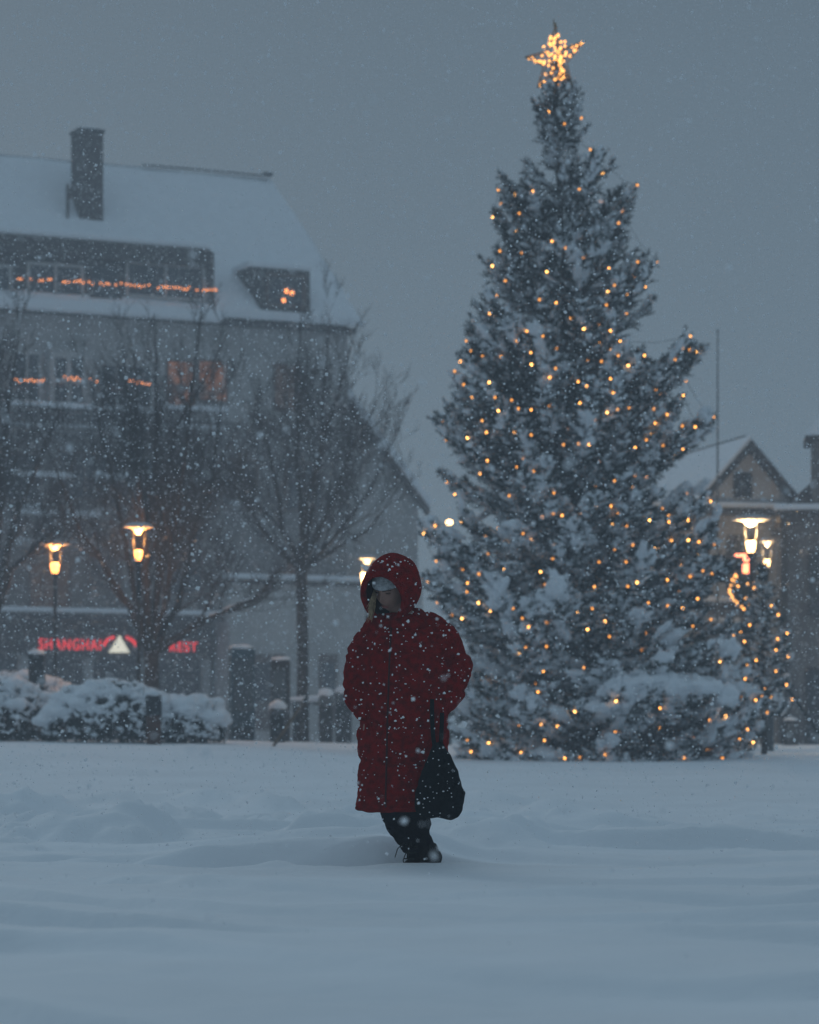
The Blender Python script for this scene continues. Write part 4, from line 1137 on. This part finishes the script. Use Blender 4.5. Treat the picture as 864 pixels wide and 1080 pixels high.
for k in range(13):
    a0 = math.pi*(.06+.88*k/12)
    if 5 <= k <= 7: continue
    m.box((xm+math.cos(a0)*.50, -.06, .12+math.sin(a0)*.30), (.07, .04, .10))
m.build('arc', M['sign_red'], sign)
MB().box((((Fs(226, 680, .12)[0]-s_a)-.2)/2, .02, .16), ((Fs(226, 680, .12)[0]-s_a)+.6, .05, .75)).build('backing_board', M['timber_dark'], sign)

# lower wing with the sloping roof
kx = lambda px, py, o=0.: Fs(px, py, o)
wing = thing('gabled_house', 'plain grey house with one steep roof slope beside the apartment house', 'building', (A.x, A.y, GZB), RZ)
p1 = kx(300, 335, -1.0); p2 = kx(441, 526, -1.0); pm = kx(238, 0, -1.0)[0]
m = MB(); m.prism([(pm, -1), (p2[0], -1), (p2[0], p2[1]-.1), (p1[0], p1[1]-.1), (pm, p1[1]-.1-.9*(p1[0]-pm))], 1.0, 10.); m.build('wall', M['plaster'], wing)
m = MB(); dn = Vector((p2[0]-p1[0], p2[1]-p1[1])).normalized(); q = (-dn[1]*.28, dn[0]*.28); e = (p2[0]+dn[0]*.4, p2[1]+dn[1]*.4)
m.prism([p1, e, (e[0]-q[0]*-.9, e[1]+q[1]*.9), (p1[0]+q[0], p1[1]+q[1])], .7, 10.2); m.build('roof_snow', M['snow'], wing, bevel=.06)
m = MB(); m.prism([(p1[0], p1[1]-.02), (e[0], e[1]-.02), (e[0], e[1]-.22), (p1[0], p1[1]-.22)], .66, .98); m.build('barge_board', M['timber_dark'], wing)
# pale ground-floor extension with snow on its flat roof
ext = thing('shop_extension', 'pale flat-roofed extension with snow along its edge behind the bins', 'building', (A.x, A.y, GZB), RZ)
x0, x1, z0_, z1_ = wrect(242, 618, 446, 800, 1.2)
MB().box(((x0+x1)/2, -.55, z1_/2-.5), (x1-x0, 1.3, z1_+1)).build('wall', M['plaster_pale'], ext)
MB().box(((x0+x1)/2, -.55, z1_+.06), (x1-x0+.1, 1.44, .12)).build('parapet', M['timber_dark'], ext)
MB().box(((x0+x1)/2, -.55, z1_+.22), (x1-x0, 1.3, .2)).build('roof_snow', M['snow'], ext, bevel=.07)
for px0, px1 in ((262, 300), (336, 356)):
    a0, a1, b0, b1 = wrect(px0, 690, px1, 770, 1.2)
    m = MB(); m.box(((a0+a1)/2, -1.21, (b0+b1)/2), (a1-a0, .05, b1-b0)); dd = m.build('door', M['paint_brown'], ext)
    MB().box(((a0+a1)/2, -1.245, (b0+b1)/2+.3), ((a1-a0)*.7, .03, (b1-b0)*.5)).build('pane', M['glass_dark'], dd)

# ------------------------------------------------------------------ houses on the right
def Ploc(px, py, d, o, rz):
    v = P(px, py, d)-Vector(o); return Matrix.Rotation(-rz, 3, 'Z') @ v
D1 = 70.0; c = P(788, 466, D1)
rz1 = R(14)
h1 = thing('gabled_house', 'grey house with small snowy gable and ledges behind the brightest lamp', 'building', (c.x, D1, .7), rz1)
s7 = D1/FPX; za = c.z-.7; hw = 1.28; zc_ = za-1.42
m = MB(); m.prism([(-hw, zc_), (hw, zc_), (0, za-.1)], 0, 6.5); m.build('gable_wall', M['plaster_light'], h1)
for sx in (-1, 1):
    m = MB(); m.prism([(0, za), (sx*(hw+.15), zc_-.16), (sx*(hw+.15), zc_-.36), (0, za-.22)], -.35, 6.6); m.build('eaves', M['timber_dark'], h1)
    m = MB(); m.prism([(0, za+.005), (sx*(hw+.15), zc_-.155), (sx*(hw+.12), zc_+.02), (0, za+.16)], -.30 if sx < 0 else -.2, 6.6); m.build('roof_snow', M['snow'], h1, bevel=.04)
m = MB(); m.prism([(-3.6, -1), (hw+.1, -1), (hw+.1, zc_-.32), (-3.6, zc_-.32)], .15, 7); m.build('wall', M['plaster_pale'], h1)
m = MB(); m.box((-1.0, -.05, zc_-.28), (4.6, .6, .14)); m.build('cornice', M['timber_dark'], h1)
m = MB(); m.box((-1.0, -.08, zc_-.13), (4.5, .6, .14)); m.build('cornice_snow', M['snow'], h1, bevel=.05)
def hwin(par, x, z, w, h, y=0., gl='glass_dark', fr='timber_dark'):
    f = MB(); t_ = .06
    f.box((x, y-.03, z+h/2), (w, .08, t_)); f.box((x, y-.03, z-h/2), (w, .08, t_)); f.box((x-w/2, y-.03, z), (t_, .078, h-t_)); f.box((x+w/2, y-.03, z), (t_, .078, h-t_)); f.box((x, y-.03, z), (.05, .07, h-t_))
    q = f.build('window', M[fr], par); MB().box((x, y-.012, z), (w-.03, .03, h-.03)).build('pane', M[gl], q)
hwin(h1, -.12, zc_+.36, .42, .55)
m = MB(); m.box((0, 3.3, za+.13), (.06, 6.5, .07)); m.build('ridge_board', M['timber_dark'], h1)
for x in (-2.6, -1.3, -.1): hwin(h1, x, zc_-1.5, .7, 1.3, .15); hwin(h1, x, zc_-4.4, .8, 1.5, .15, 'glass_dark')
for zz, w_ in ((zc_-2.55, 1.2), (zc_-3.05, .9)):
    MB().box((-.5, -.1, zz), (w_*1.6, .7, .14)).build('ledge', M['timber_dark'], h1); MB().box((-.5, -.1, zz+.14), (w_*1.55, .66, .13)).build('ledge_snow', M['snow'], h1, bevel=.05)

D2 = 64.0; c = P(826, 545, D2)
h2 = thing('turreted_house', 'dark house with a capped corner turret at the edge of the picture', 'building', (c.x, D2, .7), R(-6))
zt = c.z-.7; 
m = MB(); m.box((2.4, 3, zt/2-.5), (4.8, 6, zt+1)); m.build('wall', M['plaster_low'], h2)
m = MB(); m.box((2.4, 2.9, zt+.06), (5.1, 6.5, .12)); m.build('cornice', M['timber_dark'], h2)
m = MB(); m.box((2.3, -.12, zt+.19), (5.0, .5, .14)); m.build('cornice_snow', M['snow'], h2, bevel=.05)
m = MB(); m.add([(-.1, .1, zt+.14), (5, .1, zt+.14), (5, 6, zt+.14), (-.1, 6, zt+.14), (1.6, 2.6, zt+1.75), (5, 2.6, zt+1.75)], [(0, 1, 5, 4), (1, 2, 5), (2, 3, 4, 5), (3, 0, 4), (0, 3, 2, 1)]); m.build('roof', M['brick'], h2)
tx0 = Ploc(857, 500, D2, (c.x, D2, .7), R(-6)).x; tzt = P(857, 466, D2).z-.7
m = MB(); m.box((tx0+.55, .62, (zt+tzt)/2), (1.1, 1.1, tzt-zt)); tu = m.build('turret', M['plaster_low'], h2)
m = MB(); m.box((tx0+.55, .62, tzt+.06), (1.42, 1.42, .14)); m.build('turret_eaves', M['timber_dark'], tu)
m = MB(); m.box((tx0+.55, .62, tzt+.68), (1.36, 1.36, 1.1), top=.05); m.build('turret_cap', M['snow'], tu)
hwin(tu, tx0+.55, (zt+tzt)/2+.1, .5, .8, .07)
for x in (.9, 2.1, 3.3): hwin(h2, x, zt-1.5, .7, 1.4); hwin(h2, x, zt-4.2, .8, 1.7)
m = MB(); m.box((.02, -.03, zt/2-.5), (.16, .16, zt+1)); m.build('corner_post', M['timber_dark'], h2)

# ------------------------------------------------------------------ falling snow
def flakes(n, x, y, z, rmed, rsig, rmax, sub):
    r_ = np.random.default_rng(n); C = np.stack([r_.uniform(*x, n), r_.uniform(*y, n), r_.uniform(*z, n)], 1)
    rad = np.clip(rmed*np.exp(r_.normal(0, rsig, n)), .0012, rmax)
    if sub: V = np.array([(1, 0, 0), (-1, 0, 0), (0, 1, 0), (0, -1, 0), (0, 0, 1), (0, 0, -1)], float); F = np.array([(0, 2, 4), (2, 1, 4), (1, 3, 4), (3, 0, 4), (2, 0, 5), (1, 2, 5), (3, 1, 5), (0, 3, 5)])
    else: V = np.array([(1, 1, 1), (-1, -1, 1), (-1, 1, -1), (1, -1, -1)], float)*.75; F = np.array([(0, 1, 2), (0, 3, 1), (0, 2, 3), (1, 3, 2)])
    Q_ = r_.normal(size=(n, 3, 3)); U = Q_[:, 0]/np.linalg.norm(Q_[:, 0], axis=1, keepdims=True); W = np.cross(U, Q_[:, 1]); W /= np.linalg.norm(W, axis=1, keepdims=True); X = np.cross(U, W)
    s = rad[:, None, None]*r_.uniform(.55, 1.25, (n, len(V), 1))
    P_ = C[:, None]+s*(V[None, :, 0:1]*U[:, None]+V[None, :, 1:2]*W[:, None]+V[None, :, 2:3]*X[:, None])
    return P_.reshape(-1, 3), (F[None]+(np.arange(n)*len(V))[:, None, None]).reshape(-1, 3)
fl = [flakes(3200, (-2.4, 2.4), (4.5, 11), (.1, 3.6), .0042, .45, .010, True), flakes(33000, (-3.8, 3.8), (11, 22), (.1, 6.4), .0042, .45, .012, True),
      flakes(50000, (-15, 13), (50, 80), (.8, 20), .011, .35, .022, False), flakes(90000, (-7.5, 7.5), (22, 50), (.3, 13.2), .0062, .4, .016, False)]
vv = []; ff = []; k = 0
for a, b in fl: vv.append(a); ff.append(b+k); k += len(a)
s_ = np_obj('falling_snow', np.concatenate(vv), np.concatenate(ff), M['flake'], None, True); tag(s_, kind='stuff')

# ------------------------------------------------------------------ haze
hz = MB(); hz.box((0, 46, 11.5), (150, 120, 29))
hm_ = bpy.data.materials.new('haze'); hm_.use_nodes = True; N = hm_.node_tree.nodes; N.clear()
ou = N.new('ShaderNodeOutputMaterial'); pv = N.new('ShaderNodeVolumePrincipled')
pv.inputs['Color'].default_value = (.91, .95, 1.0, 1); pv.inputs['Density'].default_value = .0037; pv.inputs['Anisotropy'].default_value = .0
hm_.node_tree.links.new(pv.outputs[0], ou.inputs['Volume'])
ho = hz.build('haze', hm_); tag(ho, kind='stuff')

# ------------------------------------------------------------------ sky, light
W = bpy.data.worlds.new('World'); S.world = W; W.use_nodes = True
N = W.node_tree.nodes; L = W.node_tree.links; bg = N['Background']
SUN_EL, SUN_AZ = R(24), R(-25)
sky = N.new('ShaderNodeTexSky'); sky.sky_type = 'NISHITA'; sky.sun_disc = False; sky.sun_elevation = SUN_EL; sky.sun_rotation = SUN_AZ; sky.dust_density = 4
tc = N.new('ShaderNodeTexCoord'); sx = N.new('ShaderNodeSeparateXYZ'); L.new(tc.outputs['Generated'], sx.inputs[0])
rp = N.new('ShaderNodeValToRGB'); cr = rp.color_ramp                # overcast dusk cloud: dim blue-grey, brighter overhead
KS = 1.70
def cc(k): return (.99*k*KS, 1.42*k*KS, 1.80*k*KS, 1)
cr.elements[0].position = 0; cr.elements[0].color = cc(.88); cr.elements[1].position = 1; cr.elements[1].color = cc(1.45)
for p_, k_ in ((.08, .88), (.25, .68), (.45, 1.0)): e = cr.elements.new(p_); e.color = cc(k_)
L.new(sx.outputs['Z'], rp.inputs[0])
nz = N.new('ShaderNodeTexNoise'); nz.inputs['Scale'].default_value = 2.2; nz.inputs['Detail'].default_value = 4; L.new(tc.outputs['Generated'], nz.inputs[0])
mr = N.new('ShaderNodeMapRange'); mr.inputs[3].default_value = .94; mr.inputs[4].default_value = 1.06; L.new(nz.outputs['Fac'], mr.inputs[0])
mul = N.new('ShaderNodeMix'); mul.data_type = 'RGBA'; mul.blend_type = 'MULTIPLY'; mul.inputs[0].default_value = 1; L.new(rp.outputs[0], mul.inputs[6]); L.new(mr.outputs[0], mul.inputs[7])
mx = N.new('ShaderNodeMix'); mx.data_type = 'RGBA'; mx.inputs[0].default_value = .012; L.new(mul.outputs[2], mx.inputs[6]); L.new(sky.outputs[0], mx.inputs[7])
L.new(mx.outputs[2], bg.inputs['Color']); bg.inputs['Strength'].default_value = .09
sl = bpy.data.lights.new('sun', 'SUN'); sl.energy = .30; sl.angle = R(30); sl.color = (.90, .97, 1)
so2 = bpy.data.objects.new('sun', sl); COL.objects.link(so2); so2.rotation_euler = (R(90)-SUN_EL, 0, R(180)-SUN_AZ)

# ------------------------------------------------------------------ camera
cam = bpy.data.cameras.new('camera'); co2 = bpy.data.objects.new('camera', cam); COL.objects.link(co2)
co2.location = (0, 0, ZC); co2.rotation_euler = (R(90), 0, 0)
cam.sensor_fit = 'VERTICAL'; cam.sensor_height = 30; cam.sensor_width = 24; cam.lens = FPX/1080*30; cam.shift_y = (HZ-540)/1080
cam.clip_start = .1; cam.clip_end = 2000
cam.dof.use_dof = True; cam.dof.focus_distance = 14.8; cam.dof.aperture_fstop = 3.3
S.camera = co2
S.view_settings.view_transform = 'Standard'; S.view_settings.look = 'None'; S.view_settings.exposure = 0; S.view_settings.gamma = 1
S.render.resolution_x, S.render.resolution_y = 819, 1024
cy = S.cycles
cy.use_denoising = True; cy.max_bounces = 6; cy.diffuse_bounces = 3; cy.volume_bounces = 2; cy.transparent_max_bounces = 4; cy.sample_clamp_indirect = 2.0
cy.use_adaptive_sampling = False
